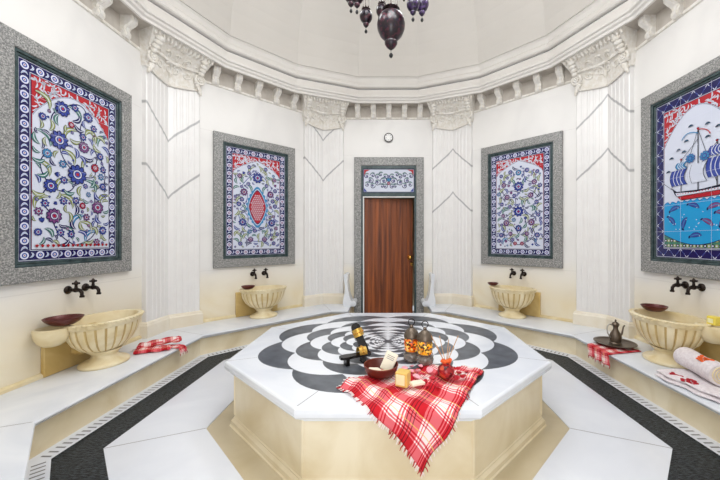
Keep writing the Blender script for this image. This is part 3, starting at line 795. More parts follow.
def art_transom(a, w, h):
    a.rect(-w/2,-h/2,w/2,h/2, CO); a.up(); b = .012; a.rect(-w/2+b,-h/2+b,w/2-b,h/2-b, WH); a.up()
    for s in (1,-1):
        a.poly([(s*(w/2-.016), h/2-.016),(s*(w/2-.12), h/2-.016),(s*(w/2-.05), h/2-.05),(s*(w/2-.016), h/2-.12)], RE)
        a.poly([(s*(w/2-.016), -h/2+.016),(s*(w/2-.07), -h/2+.016),(s*(w/2-.016), -h/2+.08)], BL)
    a.up()
    for s in (1,-1):
        for (x, z_, r, t0, tr) in [(.05,.06,.045,1,1.1),(.12,.09,.03,2,-1),(.24,.08,.04,0,1.1),(.24,-.08,.04,3,1),(.33,.07,.04,2,-1.1),(.05,-.09,.035,2,1),(.07,.0,.055,0,1.2),(.17,-.03,.05,2,1.2),(.17,.06,.04,3,-1.2),(.27,.0,.05,1,1.2),(.32,-.06,.03,0,-1),(.10,-.085,.03,1,1)]:
            x *= 1.13; z_ *= 1.1; r *= 1.1; a.spiral(s*x, z_, r, t0 if s > 0 else pi-t0, tr*s, .012, CO)
            a.flower(s*x, z_, r*.38, BL, WH, RE, 6)
            a.leaf((s*(x-.04), z_+.03),(s*(x), z_+.06),(s*(x+.04), z_+.02), .016, GR)
    a.l += 6; a.tulip(0, -.02, .07, 0, TU); a.flower(0, -.045, .032, RE, WH, BL, 8); a.flower(0,.075,.02,BL,WH,RE,6)
def picture(k, u, zc, w, h, art, desc):
    loc, rz = wall_frame(k, u, zc)
    t = thing('tile_picture', desc, 'tile panel', loc, rz); bar = .115; g = .042
    mb = MB()
    def frame_ring(mb, W0, H0, b_, y0, y1, ch=.006):
        x0, x1, z0_, z1_ = -W0/2, W0/2, -H0/2, H0/2
        def ring(o, y): return [(x0+o, y, z0_+o),(x1-o, y, z0_+o),(x1-o, y, z1_-o),(x0+o, y, z1_-o)]
        vs = ring(0, y1)+ring(0, y0+ch)+ring(ch, y0)+ring(b_-ch, y0)+ring(b_, y0+ch)+ring(b_, y1)
        fs = [(r*4+j, r*4+(j+1)%4, ((r+1)%6)*4+(j+1)%4, ((r+1)%6)*4+j) for r in range(6) for j in range(4)]
        mb.add(vs, fs)
    frame_ring(mb, w, h, bar, -.045, -.001); mb.build('granite_frame', 'granite', t)
    mb = MB(); frame_ring(mb, w-2*bar, h-2*bar, g*.5, -.034, -.001, .004); frame_ring(mb, w-2*bar-g, h-2*bar-g, g*.5, -.022, -.001, .004)
    mb.build('inner_frame', 'green_frame', t)
    a = Art(); tw, th = w-2*bar-2*g, h-2*bar-2*g
    art(a, tw, th)
    a.b.box(-tw/2, .0002, -th/2, tw/2, .006, th/2, 0)
    o = a.b.build('tile_field', TC, t, recalc=False); o.location.y = -.010
    return t
picture(-2, -.010, CAM+.585, 1.145, 1.80, art_a, 'largest-looking tile panel at far left, blue flowers and green leaves with red corners, in granite')
picture(-1, 0, CAM+.53, 1.165, 1.80, art_b, 'tile panel left of the door with a red and turquoise oval medallion, in granite')
picture(1, 0, CAM+.53, 1.165, 1.80, art_c, 'tile panel right of the door with symmetrical blue blossoms and no medallion, in granite')
picture(2, -.035, CAM+.572, 1.145, 1.79, art_ship, 'tile panel at far right showing a sailing ship over a turquoise sea with fish')

# ---------------------------------------------------------------- door
loc, rz = wall_frame(0)
door = bpy.data.objects.new('door_1', None); COL.objects.link(door); door.location = loc; door['kind'] = 'structure'
x0, x1 = -.45, .475; zt = CAM+1.25; ox0, ox1 = -.568, .600
mb = MB()
mb.box(ox0,-.04,.006,x0-.0,.0,zt+.14,ch=.006); mb.box(x1,-.04,.006,ox1,0,zt+.14,ch=.006); mb.box(x0,-.04,zt,x1,0,zt+.14,ch=.006)
mb.build('granite_frame', 'granite', door)
mb = MB()
mb.box(x0,-.025,.006,x0+.03,.14,zt); mb.box(x1-.03,-.025,.006,x1,.14,zt); mb.box(x0+.03,-.025,zt-.05,x1-.03,.14,zt); 
tz0 = CAM+.80
mb.box(x0+.03,-.025,tz0-.07,x1-.03,.14,tz0)
mb.build('inner_frame', 'green_frame', door)
mb = MB(); mb.box(x0+.03,-.031,0.006,x0+.046,.05,tz0-.07); mb.box(x0+.046,-.028,tz0-.084,x1-.03,.05,tz0-.07); mb.build('white_strip', 'white_plain', door)
a = Art(); tw, th = x1-x0-.06, zt-.05-tz0; art_transom(a, tw, th); a.b.box(-tw/2,.0002,-th/2,tw/2,.02,th/2,0)
o = a.b.build('transom_tile', TC, door, recalc=False); o.location = ((x0+x1)/2, -.006, (tz0+zt-.05)/2)
leaf = bpy.data.objects.new('door_leaf_hinge', None)
mb = MB(); lw = x1-x0-.06-.024; zl = tz0-.09
n = 9
for i in range(n): mb.box(i*lw/n+.001, 0, 0.016, (i+1)*lw/n-.001, .04, zl, 0, ch=.003)
mb.box(0,.006,0.016,lw,.034,zl)
lf = mb.build('door_leaf', 'wood_door', door); lf.location = (x0+.050, .03, 0); lf.rotation_euler.z = radians(9)
mb = MB(); kx = lw-.055; kz = CAM-.30
mb.tube([(kx,0,kz),(kx,-.012,kz)], .042, 20); mb.tube([(kx,-.01,kz),(kx,-.04,kz)], .012, 12); mb.ball((kx,-.058,kz), .036, .028, .036, 16)
mb.build('knob', 'brass', lf, smooth=True)
mb = MB(); mb.box(kx+.015,-.006,kz-.15,kx+.052,0,kz-.09,ch=.002); mb.tube([(kx+.034,-.004,kz-.12),(kx+.034,-.02,kz-.12)], .010, 10); mb.build('keyhole_plate', 'brass', lf)
# dark lobby behind the door
mb = MB(); mb.box(-.9,.95,0,.9,1.0,3.2); mb.box(-.95,.14,0,-.9,1.0,3.2); mb.box(.9,.14,0,.95,1.0,3.2); mb.box(-.95,.14,3.2,.95,1.0,3.25)
o = mb.build('wall_lobby', 'marble_beige', kind='structure'); o.location = loc

# carved scroll ends either side of the door
def scroll(sx, desc):
    l, r_ = wall_frame(0, .02+sx*.66, ZB+.001)
    t = thing('marble_scroll', desc, 'door ornament', l, r_)
    # S-shaped outline: tall back leaning on the wall side, foot curling towards the door
    outer = [(.075,0),(.080,.06),(.068,.14),(.052,.22),(.048,.30),(.056,.38),(.066,.44),(.060,.49),(.035,.52)]
    inner = [(.010,.50),(.004,.45),(.008,.38),(-.004,.30),(-.014,.22),(-.030,.15),(-.055,.09),(-.085,.055),(-.10,.0)]
    mb = MB(); mb.prism([(sx*x, z_) for x, z_ in outer+inner], -.30, -.06, ax='y'); mb.build('upright', 'marble_white', t)
    for nm, x, z_, r2 in (('foot_volute', -.09, .046, .045), ('top_volute', .035, .49, .034)):
        mb = MB(); mb.tube([(sx*x,-.31,z_),(sx*x,-.05,z_)], r2, 18); mb.tube([(sx*x,-.322,z_),(sx*x,-.31,z_)], r2*.5, 12); mb.build(nm, 'marble_white', t, smooth=True)
scroll(-1, 'carved white marble scroll standing on the bench left of the door frame')
scroll(1, 'carved white marble scroll standing on the bench right of the door frame')
# round fitting above the door
l, r_ = wall_frame(0, .01, CAM+1.72)
t = thing('round_wall_fitting', 'small round white fitting with a dark rim on the wall above the door', 'wall fitting', l, r_)
mb = MB(); mb.tube([(0,0,0),(0,-.025,0)], .072, 32); mb.tube([(0,-.012,0),(0,-.03,0)], .078, 32); mb.build('rim', 'dark_rim', t)
mb = MB(); mb.tube([(0,-.028,0),(0,-.036,0)], .060, 32); mb.build('face', 'white_plain', t)
for i in range(8):
    mb = MB(); a_ = i*pi/4; mb.ball((.042*cos(a_), -.037, .042*sin(a_)), .006, n=8); mb.build('mark', 'dark_rim', t)

# ---------------------------------------------------------------- basins
def make_basin(desc, loc, rz, side=0):
    t = thing('marble_basin', desc, 'basin', loc, rz); by = -.232; ax, ay = .295, .212
    mb = MB(); mb.lathe([(.165,.001),(.172,.012),(.168,.026),(.150,.038),(.128,.046),(.098,.062),(.088,.080),(.092,.10),(.115,.118),(.12,.13)], 40, (0,by,0), 1.08, .95)
    mb.build('pedestal', 'basin', t, smooth=True)
    nl = 24; n = nl*8
    pr = [(.30,.122),(.42,.128),(.62,.155),(.80,.205),(.92,.268),(.975,.325),(.99,.348),(1.0,.352),(1.035,.362),(1.05,.378),(1.04,.394),(1.0,.40),(.93,.40),(.90,.385),(.84,.32),(.70,.24),(.45,.19),(.0,.175)]
    def fn(a_, k):
        l_ = abs(cos(a_*nl/2))
        if 1 <= k <= 5: return 1+.055*(l_**.5-.6)*(1 if k > 1 else .5)
        if 8 <= k <= 11: return 1+.018*cos(a_*nl)
        return 1
    def mf(j, k): return 1 if (1 <= k <= 5 and (j % 8) in (3, 4)) else 0
    mb = MB(); mb.lathe(pr, n, (0,by,0), ax, ay, 0, fn, mf, cap=True)
    bowl = mb.build('bowl', ['basin', 'basin_groove'], t, smooth=True)
    mb = MB()
    for i in range(nl*2):
        a_ = 2*pi*i/(nl*2); mb.ball((ax*1.035*cos(a_), by+ay*1.035*sin(a_), .392), .018,.018,.010, 8)
    mb.build('rim_beading', 'basin', bowl, smooth=True)
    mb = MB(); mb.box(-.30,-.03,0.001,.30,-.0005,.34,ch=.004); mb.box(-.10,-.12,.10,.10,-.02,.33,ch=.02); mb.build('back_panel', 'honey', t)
    if side:
        mb = MB(); cx = side*.325; mb.lathe([(.02,.250),(.05,.258),(.080,.285),(.098,.325),(.104,.375),(.104,.39),(.09,.393),(.08,.375),(.06,.35),(0,.345)], 36, (cx,-.118,0), 1.05, 1.0)
        mb.build('side_bowl', 'basin', t, smooth=True)
    return t
bas = [(-2, .035, -1, 'near left marble basin with a small side bowl, under the large left tile panel'),
       (-1, 0, 0, 'rear marble basin left of the door, under the medallion panel'),
       (1, 0, 0, 'rear marble basin right of the door, under the blue blossom panel'),
       (2, -.075, .88, 'near right marble basin with a side bowl, under the ship panel')]
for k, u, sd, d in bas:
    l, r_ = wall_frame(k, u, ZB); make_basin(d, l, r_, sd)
# ---------------------------------------------------------------- taps
def make_tap(desc, flip=1):
    t = thing('wall_tap', desc, 'tap')
    mb = MB(); mb.lathe([(.0,-.0),(.034,0),(.034,.006),(.026,.014),(.016,.02),(0,.022)], 24, cap=False)
    mb.v = [(x, -z_, y) for x, y, z_ in mb.v]; mb.build('escutcheon', 'bronze', t, smooth=True)
    mb = MB(); mb.tube([(0,-.012,0),(0,-.05,0),(0,-.085,.0),(0,-.105,-.006),(0,-.118,-.022),(0,-.12,-.05)], [.012,.015,.017,.014,.013,.012], 12)
    mb.lathe([(.017,-.062),(.017,-.048),(.013,-.044)], 12, (0,-.12,0)); mb.ball((0,-.07,0), .021,.024,.021)
    mb.build('spout', 'bronze', t, smooth=True)
    mb = MB(); mb.tube([(0,-.07,.01),(0,-.07,.042)], [.013,.009], 10)
    mb.lathe([(0,.036),(.010,.040),(.026,.052),(.026,.058),(.010,.072),(.004,.08),(0,.082)], 4, (0,-.07,0)); mb.tube([(-.03,-.07,.055),(.03,-.07,.055)], .007, 8); mb.tube([(0,-.10,.055),(0,-.04,.055)], .007, 8)
    mb.build('handle', 'bronze', t, smooth=True)
    return t
tap0 = None
for k, us, z_, wd in ((-2, (-.055,.10), .887, 'near left basin'), (-1, (-.065,.10), .82, 'rear left basin'), (1, (-.075,.075), .82, 'rear right basin'), (2, (-.15,.0), .90, 'near right basin')):
    for i, u in enumerate(us):
        lab = 'dark bronze wall tap above the %s, the %s one' % (wd, 'left' if i == 0 else 'right')
        if tap0 is None: tap0 = make_tap(lab); o = tap0
        else: o = copy_tree(tap0)
        o['label'] = lab; o['group'] = 'bronze wall taps'
        l, r_ = wall_frame(k, u, z_); o.location = l; o.rotation_euler.z = r_
# ---------------------------------------------------------------- bath bowls on the basins
def make_bath_bowl():
    t = thing('bath_bowl', '', 'bowl'); mb = MB()
    mb.lathe([(.0,0),(.045,0),(.055,.004),(.075,.018),(.090,.036),(.095,.046),(.092,.047),(.085,.036),(.07,.02),(.04,.010),(.0,.016)], 40, cap=False)
    mb.lathe([(.012,.012),(.010,.020),(0,.024)], 16, cap=False); mb.build('shell', 'copper_dark', t, smooth=True); return t
bb = make_bath_bowl(); first = True
def wl(k, u, y, z_): 
    (x, yy, zz), r_ = wall_frame(k, u, z_); a_ = k*pi/4; return (x+sin(a_)*y, yy+cos(a_)*y, zz), r_
for k, u, y, z_, sc, tilt, lab in ((-2,-.245,-.16,.648,1.25,0,'reddish brown shallow bath bowl on the side of the near left basin'), (-1,-.215,-.23,.645,.92,0,'dark brown bath bowl on the rim of the rear left basin'),
                          (1,-.285,-.23,.645,.82,0,'dark brown bath bowl on the left rim of the rear right basin'), (2,-.25,-.20,.645,1.08,0,'dark maroon bath bowl on the far rim of the near right basin')):
    o = bb if first else copy_tree(bb); first = False
    o['label'] = lab; o['group'] = 'bath bowls on the basins'; l, r_ = wl(k, u, y, z_); o.location = l; o.scale = (sc, sc, sc)
# yellow soap block on the near right basin
l, r_ = wl(2, .212, -.112, ZB+.3935)
t = thing('soap_block', 'yellow translucent soap block on the side bowl of the near right basin', 'soap', l, r_)
mb = MB(); mb.box(-.035,-.03,0,.035,.03,.07,ch=.006); mb.build('block', 'soap_yellow', t)
mb = MB(); mb.box(-.022,-.0312,.018,.022,-.0302,.052); mb.box(-.0362,-.02,.018,-.0352,.02,.052); mb.build('stamped_face', 'soap_pale', t)

# ---------------------------------------------------------------- chandelier
ch = thing('mosaic_chandelier', 'dark mosaic glass chandelier of clustered globes hanging from the dome', 'chandelier', (0, C, CAM+2.0))
def globe(x, y, z_, r, mat):
    mb = MB()
    pr = [(.0,-1.02),(.10,-.99),(.30,-.86),(.44,-.70),(.46,-.60),(.40,-.52),(.50,-.44),(.78,-.22),(.96,.08),(1.0,.35),(.93,.62),(.76,.82),(.60,.92),(.52,.96),(.50,1.05),(.62,1.12),(.56,1.16)]
    mb.lathe([(p*r, q_*r*1.34) for p, q_ in pr], 24, cap=False)
    g = mb.build('glass_globe', mat, ch, smooth=True); g.location = (x, y, z_)
    m2 = MB(); m2.tube([(0,0,-1.34*r),(0,0,-1.6*r)], .002, 5); m2.ball((0,0,-1.55*r-.022), .010+r*.06,.010+r*.06,.013+r*.07, 10)
    m2.build('glass_drop', 'dark', g, smooth=True)
    m3 = MB(); m3.lathe([(.60*r,1.22*r),(.66*r,1.27*r),(.60*r,1.32*r)], 20, cap=False)
    for i in range(8): a_ = i*pi/4; m3.ball((.56*r*cos(a_), .56*r*sin(a_), 1.52*r), .008,.008,.014, 6)
    for i in range(3):
        a_ = i*2*pi/3+.5; zt_ = .62-z_
        m3.tube([(.58*r*cos(a_), .58*r*sin(a_), 1.4*r), (.2*r*cos(a_), .2*r*sin(a_), zt_)], .0025, 5)
    m3.build('hanger', 'bronze', g, smooth=True)
DD = lambda px, py: ((px-PX)*C/F, -(py-PY)*C/F-2.0)
for px, py, dy, r, mt in ((391,31,-.02,.119,'lamp_glass'),(366,19,.02,.055,'lamp_glass'),(382,13,.22,.055,'lamp_glass'),(413,7,-.12,.052,'lamp_glass_violet'),(422,7,.10,.060,'lamp_glass_violet'),
                          (351,-2,.10,.060,'lamp_glass'),(357,-1,-.14,.054,'lamp_glass'),(404,-12,.25,.055,'lamp_glass'),(376,-16,-.22,.055,'lamp_glass')):
    k = (C+dy)/C; x, z_ = DD(px, py); globe(x*k, dy, (z_+2.0)*k-2.0, r, mt)
mb = MB()
mb.tube([(.33*cos(2*pi*i/32), .33*sin(2*pi*i/32), .62) for i in range(33)], .010, 8); mb.tube([(.16*cos(2*pi*i/32), .16*sin(2*pi*i/32), .62) for i in range(33)], .008, 8)
for i in range(6): mb.tube([(0,0,.80),(.33*cos(i*pi/3), .33*sin(i*pi/3), .62)], .006, 6)
mb.tube([(0,0,.25),(0,0,2.30)], .009, 8); mb.ball((0,0,.8), .04); mb.ball((0,0,.27), .03,.03,.05)
mb.build('hanging_frame', 'bronze', ch, smooth=True)
mb = MB()
for i in range(8):
    a_ = i*pi/4; mb.tube([(.05*cos(a_), .05*sin(a_), .27),(.08*cos(a_),.08*sin(a_),.23),(.045*cos(a_),.045*sin(a_),.18)], [.005,.009,.004], 6)
mb.build('scroll_crown', 'pewter', ch, smooth=True)

# ---------------------------------------------------------------- cloth helpers
def fringe(pts_dirs, l, rnd, mats, parent, name='fringe', zlim=None):
    mb = MB()
    for p, d in pts_dirs:
        p = Vector(p); d = Vector(d)
        ll = l*rnd.uniform(.6, 1.2); e_ = p+d*ll+Vector((rnd.uniform(-.3,.3), rnd.uniform(-.05,.05), 0))*ll*.6
        m_ = (p+e_)/2+Vector((rnd.uniform(-.1,.1)*ll,0,.0))
        if zlim is not None: e_.z = max(e_.z, zlim); m_.z = max(m_.z, zlim)
        mb.tube([p, m_, e_], [.0035,.003,.0018], 4, rnd.choice([0,0,1]))
    return mb.build(name, mats, parent, kind=None)
# big checked towel over the platform edge
tw = thing('checked_bath_towel', 'large red and white checked towel draped over the front edge of the platform', 'towel', (.18, 1.62, ZT))
T = Vector((.18, 1.325)); Lc = Vector((-.285, 1.83)); Rc = Vector((.615, 2.06)); ed = 2.675-A*.93
ea = Lc-T; eb = Rc-T; rnd = random.Random(2)
N1 = 64; la, lb = ea.length, eb.length*1.0
def cloth(a_, b_):
    p = T+ea*a_+eb*b_
    p = p+Vector((.012*sin(a_*9+b_*3), .010*sin(b_*11)))
    x, y = p.x, p.y
    fold = .5+.5*sin(x*34+y*7)
    if y > ed+.02:
        z_ = ZT+.006+.016*max(0, sin(x*15+y*22+1))*min(1, (y-ed)*8)+.012*max(0, sin(x*31-y*17))*min(1, (y-ed)*6)
        return (x, y, z_)
    dn = ed+.02-y; R_ = .028
    arc = R_*pi/2
    if dn < arc:
        t_ = dn/R_; return (x, ed+.02-R_*sin(t_)-.004*fold*(t_/1.57), ZT+.006-R_*(1-cos(t_)))
    h_ = dn-arc
    out = .010+.030*fold*min(1, h_/.12)+.02*min(1, h_/.25)
    return (x+.01*sin(h_*20), ed+.02-R_-out*.8-.002, ZT+.006-R_-h_)
idx = {}; mb = MB(); uvs = []
def V(i, j):
    if (i, j) not in idx:
        idx[(i, j)] = len(mb.v); mb.v.append(cloth(i/N1, j/N1)); uvs.append((i/N1*la+.035, j/N1*lb+.02))
    return idx[(i, j)]
def keep(a_, b_):
    return a_+b_*.98 < 1.20+.05*sin(a_*17) 
for i in range(N1):
    for j in range(N1):
        if keep((i+.5)/N1, (j+.5)/N1): mb.f.append((V(i,j), V(i+1,j), V(i+1,j+1), V(i,j+1))); mb.m.append(0)
o = mb.build('cloth', 'check', tw, smooth=True, uvs=uvs, recalc=False); 
def rebase(o, par):
    for v in o.data.vertices: v.co -= par.location
rebase(o, tw)
md = o.modifiers.new('thick', 'SOLIDIFY'); md.thickness = .003; md.offset = 1
pd = []
for i in range(0, 72):
    f = i/71; 
    p = cloth(f, 0); d = (-.4,-.1,-.9) if p[2] < ZT-.03 else (-.55,-.5,.05)
    if p[2] > ZT-.03 and p[1] < ed+.06: d = (-.5,-.5,-.4)
    pd.append((p, d))
for i in range(0, 40):
    f = i/39; p = cloth(0, f)
    if f < .55: pd.append((p, (.35,-.1,-.8)))
base_mat('fringe_white', (240,226,222), .9); base_mat('fringe_red', (176,30,40), .9)
for i in range(8): pd.append((cloth(1, i/8*.2), (-.7,.1,.0)))
fr = fringe(pd, .026, rnd, ['fringe_white', 'fringe_red'], tw); rebase(fr, tw)

# folded / hanging smaller towels
def folded_strip(name, path, width, thick, mat, parent, seed=0, layers=2, uvs_scale=1.0, origin=(0,0,0)):
    """a soft folded band following a path: rounded pillow section with wrinkles"""
    mb = MB(); uvs = []; n = 18; rnd = random.Random(seed); P_ = [Vector(p) for p in path]; ph = rnd.uniform(0, 6)
    # resample
    pts = []
    for i in range(len(P_)-1):
        for s in range(6): pts.append(P_[i].lerp(P_[i+1], s/6))
    pts.append(P_[-1]); d = 0; m = len(pts)
    for i, p in enumerate(pts):
        t_ = (pts[min(i+1,m-1)]-pts[max(i-1,0)]).normalized(); sd = t_.cross(Vector((0,0,1))).normalized(); up = sd.cross(t_).normalized()
        if i: d += (p-pts[i-1]).length
        e_ = 1 if 0 < i < m-1 else .55
        for j in range(n):
            a_ = 2*pi*j/n; cx = cos(a_); cz = sin(a_)
            sx_ = (abs(cx)**.6)*(1 if cx >= 0 else -1)*width/2*(1+.08*sin(i*.8+ph)); sz = (abs(cz)**.6)*(1 if cz >= 0 else -1)*thick/2*(1+.25*sin(i*1.1+j*.9+ph))*e_
            q_ = p+sd*sx_+up*(sz+thick*.5); q_.z = max(q_.z, p.z+.001) if abs(t_.z) < .4 else q_.z
            mb.v.append(tuple(q_-Vector(origin))); uvs.append((d*uvs_scale, (sx_/width+.5)*width*uvs_scale+(.03 if cz < 0 else 0)))
    for i in range(m-1):
        for j in range(n): mb.f.append((i*n+j, i*n+(j+1)%n, (i+1)*n+(j+1)%n, (i+1)*n+j)); mb.m.append(0)
    mb.f.append(tuple(range(n))); mb.m.append(0); mb.f.append(tuple((m-1)*n+j for j in range(n))); mb.m.append(0)
    return mb.build(name, mat, parent, smooth=True, uvs=uvs)
o1 = (-2.2, 3.1, ZB)
t = thing('folded_checked_towel', 'folded red and white checked towel lying on the left bench beside the near basin', 'towel', o1)
folded_strip('upper_fold', [(-2.38,3.045,ZB+.020),(-2.30,3.09,ZB+.030),(-2.20,3.17,ZB+.040),(-2.10,3.25,ZB+.036)], .085, .05, 'check_small', t, 1, origin=o1)
folded_strip('lower_fold', [(-2.37,2.99,ZB+.002),(-2.28,3.04,ZB+.002),(-2.19,3.07,ZB+.002),(-2.12,3.12,ZB+.004)], .12, .035, 'check_small', t, 2, origin=o1)
folded_strip('hanging_end', [(-2.17,3.16,ZB+.004),(-2.09,3.17,ZB+.004),(-2.046,3.17,ZB-.0),(-2.032,3.17,ZB-.03),(-2.030,3.17,ZB-.05)], .10, .012, 'check_small', t, 3, origin=o1)
fr = fringe([((-2.022,3.12+.012*i,ZB-.045), (.1,0,-.8)) for i in range(10)]+[((-2.40,3.02+.008*i,ZB+.03),(-.7,-.4,-.5)) for i in range(6)], .04, rnd, ['fringe_white', 'fringe_red'], t, zlim=ZB-.12)
for v in fr.data.vertices: v.co -= Vector(o1)

# towel under the tray on the right bench
to = (2.27, 3.22, ZB)
t = thing('small_checked_towel', 'small red and white towel under the metal tray, hanging over the right bench edge', 'towel', to)
mb = MB(); uvs = []; NN = 40
def clt(a_, b_):
    u = a_*.44; v = b_*.31                       # u from far back on the bench towards the edge, v along the bench
    x = 2.40-u; y = 3.03+v-.10*a_; ed_ = 2.056
    wv = .006*(1+sin(v*60+u*8))
    if x > ed_+.005: return (x, y, ZB+.003+wv*.45)
    dn = ed_+.005-x; return (ed_-.008-wv*1.6-.10*dn, y, ZB+.003-dn*1.0)
for i in range(NN+1):
    for j in range(NN+1): p = clt(i/NN, j/NN); mb.v.append((p[0]-to[0], p[1]-to[1], p[2]-to[2])); uvs.append((i/NN*.44, j/NN*.31))
for i in range(NN):
    for j in range(NN): mb.f.append((i*(NN+1)+j, i*(NN+1)+j+1, (i+1)*(NN+1)+j+1, (i+1)*(NN+1)+j)); mb.m.append(0)
o = mb.build('cloth', 'check_small', t, smooth=True, uvs=uvs, recalc=False); md = o.modifiers.new('thick', 'SOLIDIFY'); md.thickness = .003; md.offset = 0
fr = fringe([(clt(1, i/30), (-.05,.05,-1)) for i in range(31)], .028, rnd, ['fringe_white', 'fringe_red'], t)
for v in fr.data.vertices: v.co -= Vector(to)
# tray and ewer
tz = ZB+.016
t = thing('metal_tray', 'round dark metal tray on the small red towel, right bench', 'tray', (2.285, 3.225, tz))
mb = MB(); mb.lathe([(0,0),(.14,0),(.150,.003),(.178,.018),(.184,.018),(.184,.021),(.176,.022),(.148,.008),(0,.006)], 48, cap=False); mb.build('dish', 'pewter', t, smooth=True)
mb = MB(); mb.tube([(.16*cos(2*pi*i/48), .16*sin(2*pi*i/48), .013) for i in range(49)], .003, 6); mb.build('raised_ring', 'pewter', t, smooth=True)
t = thing('metal_ewer', 'dark metal ewer with a curved handle and domed lid, standing on the tray', 'ewer', (2.29, 3.22, tz+.0065))
mb = MB(); mb.lathe([(0,0),(.052,0),(.055,.006),(.046,.016),(.050,.04),(.054,.07),(.045,.10),(.030,.125),(.021,.145),(.021,.165),(.030,.18),(.034,.19),(.030,.192),(0,.192)], 32, cap=False); mb.build('body', 'pewter', t, smooth=True)
mb = MB(); mb.lathe([(.032,.192),(.028,.205),(.014,.216),(.006,.22),(.010,.228),(.006,.238),(0,.242)], 24, cap=False); mb.build('lid', 'pewter', t, smooth=True)
mb = MB(); mb.tube([(-.028,0,.178),(-.055,.0,.195),(-.080,0,.180),(-.088,0,.145),(-.080,0,.105),(-.062,0,.075),(-.048,0,.060)], .006, 8); mb.build('handle', 'steel', t, smooth=True)
mb = MB(); mb.tube([(.045,0,.075),(.065,0,.10),(.072,0,.135),(.078,0,.165),(.092,0,.18)], [.012,.009,.007,.006,.007], 10); mb.build('spout', 'pewter', t, smooth=True)

# white towels near right
o1 = (2.26, 2.40, ZB)
t = thing('flat_white_towel', 'folded pale towel with red flower embroidery lying flat on the right bench', 'towel', o1)
for nm, zz, dx in (('lower_fold', ZB+.001, 0), ('upper_fold', ZB+.030, .012)):
    folded_strip(nm, [(2.20+dx,2.50,zz),(2.21+dx,2.38,zz),(2.235+dx,2.22,zz),(2.26+dx,2.05,zz),(2.28+dx,1.90,zz)], .27, .032, 'towel_white', t, 5, origin=o1)
def flower_patch(parent, c_, nrm, sz, mats, org, seed):
    mb = MB(); rnd = random.Random(seed); n_ = Vector(nrm).normalized(); tx = n_.cross(Vector((0,0,1))).normalized(); ty = n_.cross(tx)
    for i in range(12):
        a_ = 2*pi*i/12*1.0; rr = sz*rnd.uniform(.3,1); p = Vector(c_)+tx*rr*cos(a_)+ty*rr*sin(a_)*.6-Vector(org)
        l_ = sz*.32; pts = [p+tx*l_*cos(a_+q_)*(.6 if q_ in (pi/2, 3*pi/2) else 1)+ty*l_*sin(a_+q_)*.6 for q_ in (0, .8, pi/2, 2.3, pi, 4, 3*pi/2, 5.4)]
        mb.add([tuple(v+n_*.002) for v in pts]+[tuple(v-n_*.001) for v in pts], [tuple(range(8)), tuple(reversed(range(8,16)))]+[(j,(j+1)%8,8+(j+1)%8,8+j) for j in range(8)], 0)
    return mb.build('embroidery', mats, parent)
flower_patch(t, (2.125,2.37,ZB+.058), (-.45,-.2,1), .045, 'embroidery_red', o1, 1)
flower_patch(t, (2.135,2.26,ZB+.062), (-.45,-.2,1), .045, 'embroidery_red', o1, 2)
o2 = (2.32, 2.38, ZB+.066)
t = thing('rolled_white_towel', 'rolled pale towel with an orange flower, resting on the folded white towel', 'towel', o2)
mb = MB(); p0 = Vector((2.37,2.60,0)); p1 = Vector((2.27,2.17,0)); axd = (p1-p0).normalized(); sd = axd.cross(Vector((0,0,1))).normalized(); R_ = .072; m_ = 20
secs = []
for i in range(m_+1):
    v = i/m_; c_ = p0.lerp(p1, v); r_ = R_*(1+.04*sin(v*9))*(min(1, .45+.55*min(1, v*7))); 
    for j in range(28):
        a_ = 2*pi*j/28; q_ = c_+sd*r_*cos(a_)*1.1+Vector((0,0,o2[2]+R_+r_*sin(a_)-0.0-(R_-r_)*.5)); mb.v.append(tuple(q_-Vector(o2)))
for i in range(m_):
    for j in range(28): mb.f.append((i*28+j, i*28+(j+1)%28, (i+1)*28+(j+1)%28, (i+1)*28+j)); mb.m.append(0)
mb.f.append(tuple(range(28))); mb.m.append(0); mb.f.append(tuple(m_*28+j for j in range(28))); mb.m.append(0)
mb.build('roll', 'towel_white', t, smooth=True)
mb = MB(); c_ = p1+axd*.002+Vector((0,0,o2[2]+R_))-Vector(o2)
mb.tube([c_+sd*(1.05*R_*(.12+.8*i/70))*cos(i*.33)+Vector((0,0,1))*(R_*(.12+.8*i/70))*sin(i*.33) for i in range(71)], .004, 6)
mb.build('roll_end', 'soap_cream', t, smooth=True)
flower_patch(t, (2.262,2.29,ZB+.208), (-.5,-.15,.9), .05, 'embroidery_orange', o2, 3)

# ---------------------------------------------------------------- things on the platform
def tp(px, py, dz=0): 
    x, y = on_plane(px, py, ZT+dz); return (x, y, ZT+dz)
# clogs
def make_clog():
    t = thing('bath_clog', '', 'clog'); 
    out = [(.035*w_, y_) for w_, y_ in ((.55,-.11),(.85,-.095),(.95,-.06),(.75,-.01),(.85,.04),(1.0,.075),(.8,.105),(.4,.118))]
    poly = out+[(-x, y) for x, y in reversed(out)]
    mb = MB(); mb.prism(poly, .045, .062); mb.build('sole', 'clog_black', t)
    for y0 in (-.075, .045):
        mb = MB(); mb.prism([(-.028,y0),(.028,y0),(.028,y0+.025),(-.028,y0+.025)], .0, .0455); mb.build('stilt', 'clog_black', t)
    mb = MB(); pts = [(.038*cos(a_), .062+.045*sin(a_)) for a_ in (pi*i/12 for i in range(13))]; inn = [(.035*cos(a_), .062+.041*sin(a_)) for a_ in (pi*i/12 for i in reversed(range(13)))]
    mb.prism(pts+inn, .02, .075, ax='y'); mb.build('strap', 'gold', t)
    mb = MB(); 
    for i in range(7): a_ = pi*(i+1)/8; mb.ball((.039*cos(a_), .047, .062+.046*sin(a_)), .006)
    mb.build('strap_stud', 'brass', t, smooth=True); return t
cg = make_clog(); cg['label'] = 'black and gold wooden bath clog lying level on the platform, behind the soap bowl'; cg.location = (-.225, 2.20, ZT+.0008); cg.rotation_euler = (0,0,radians(-62))
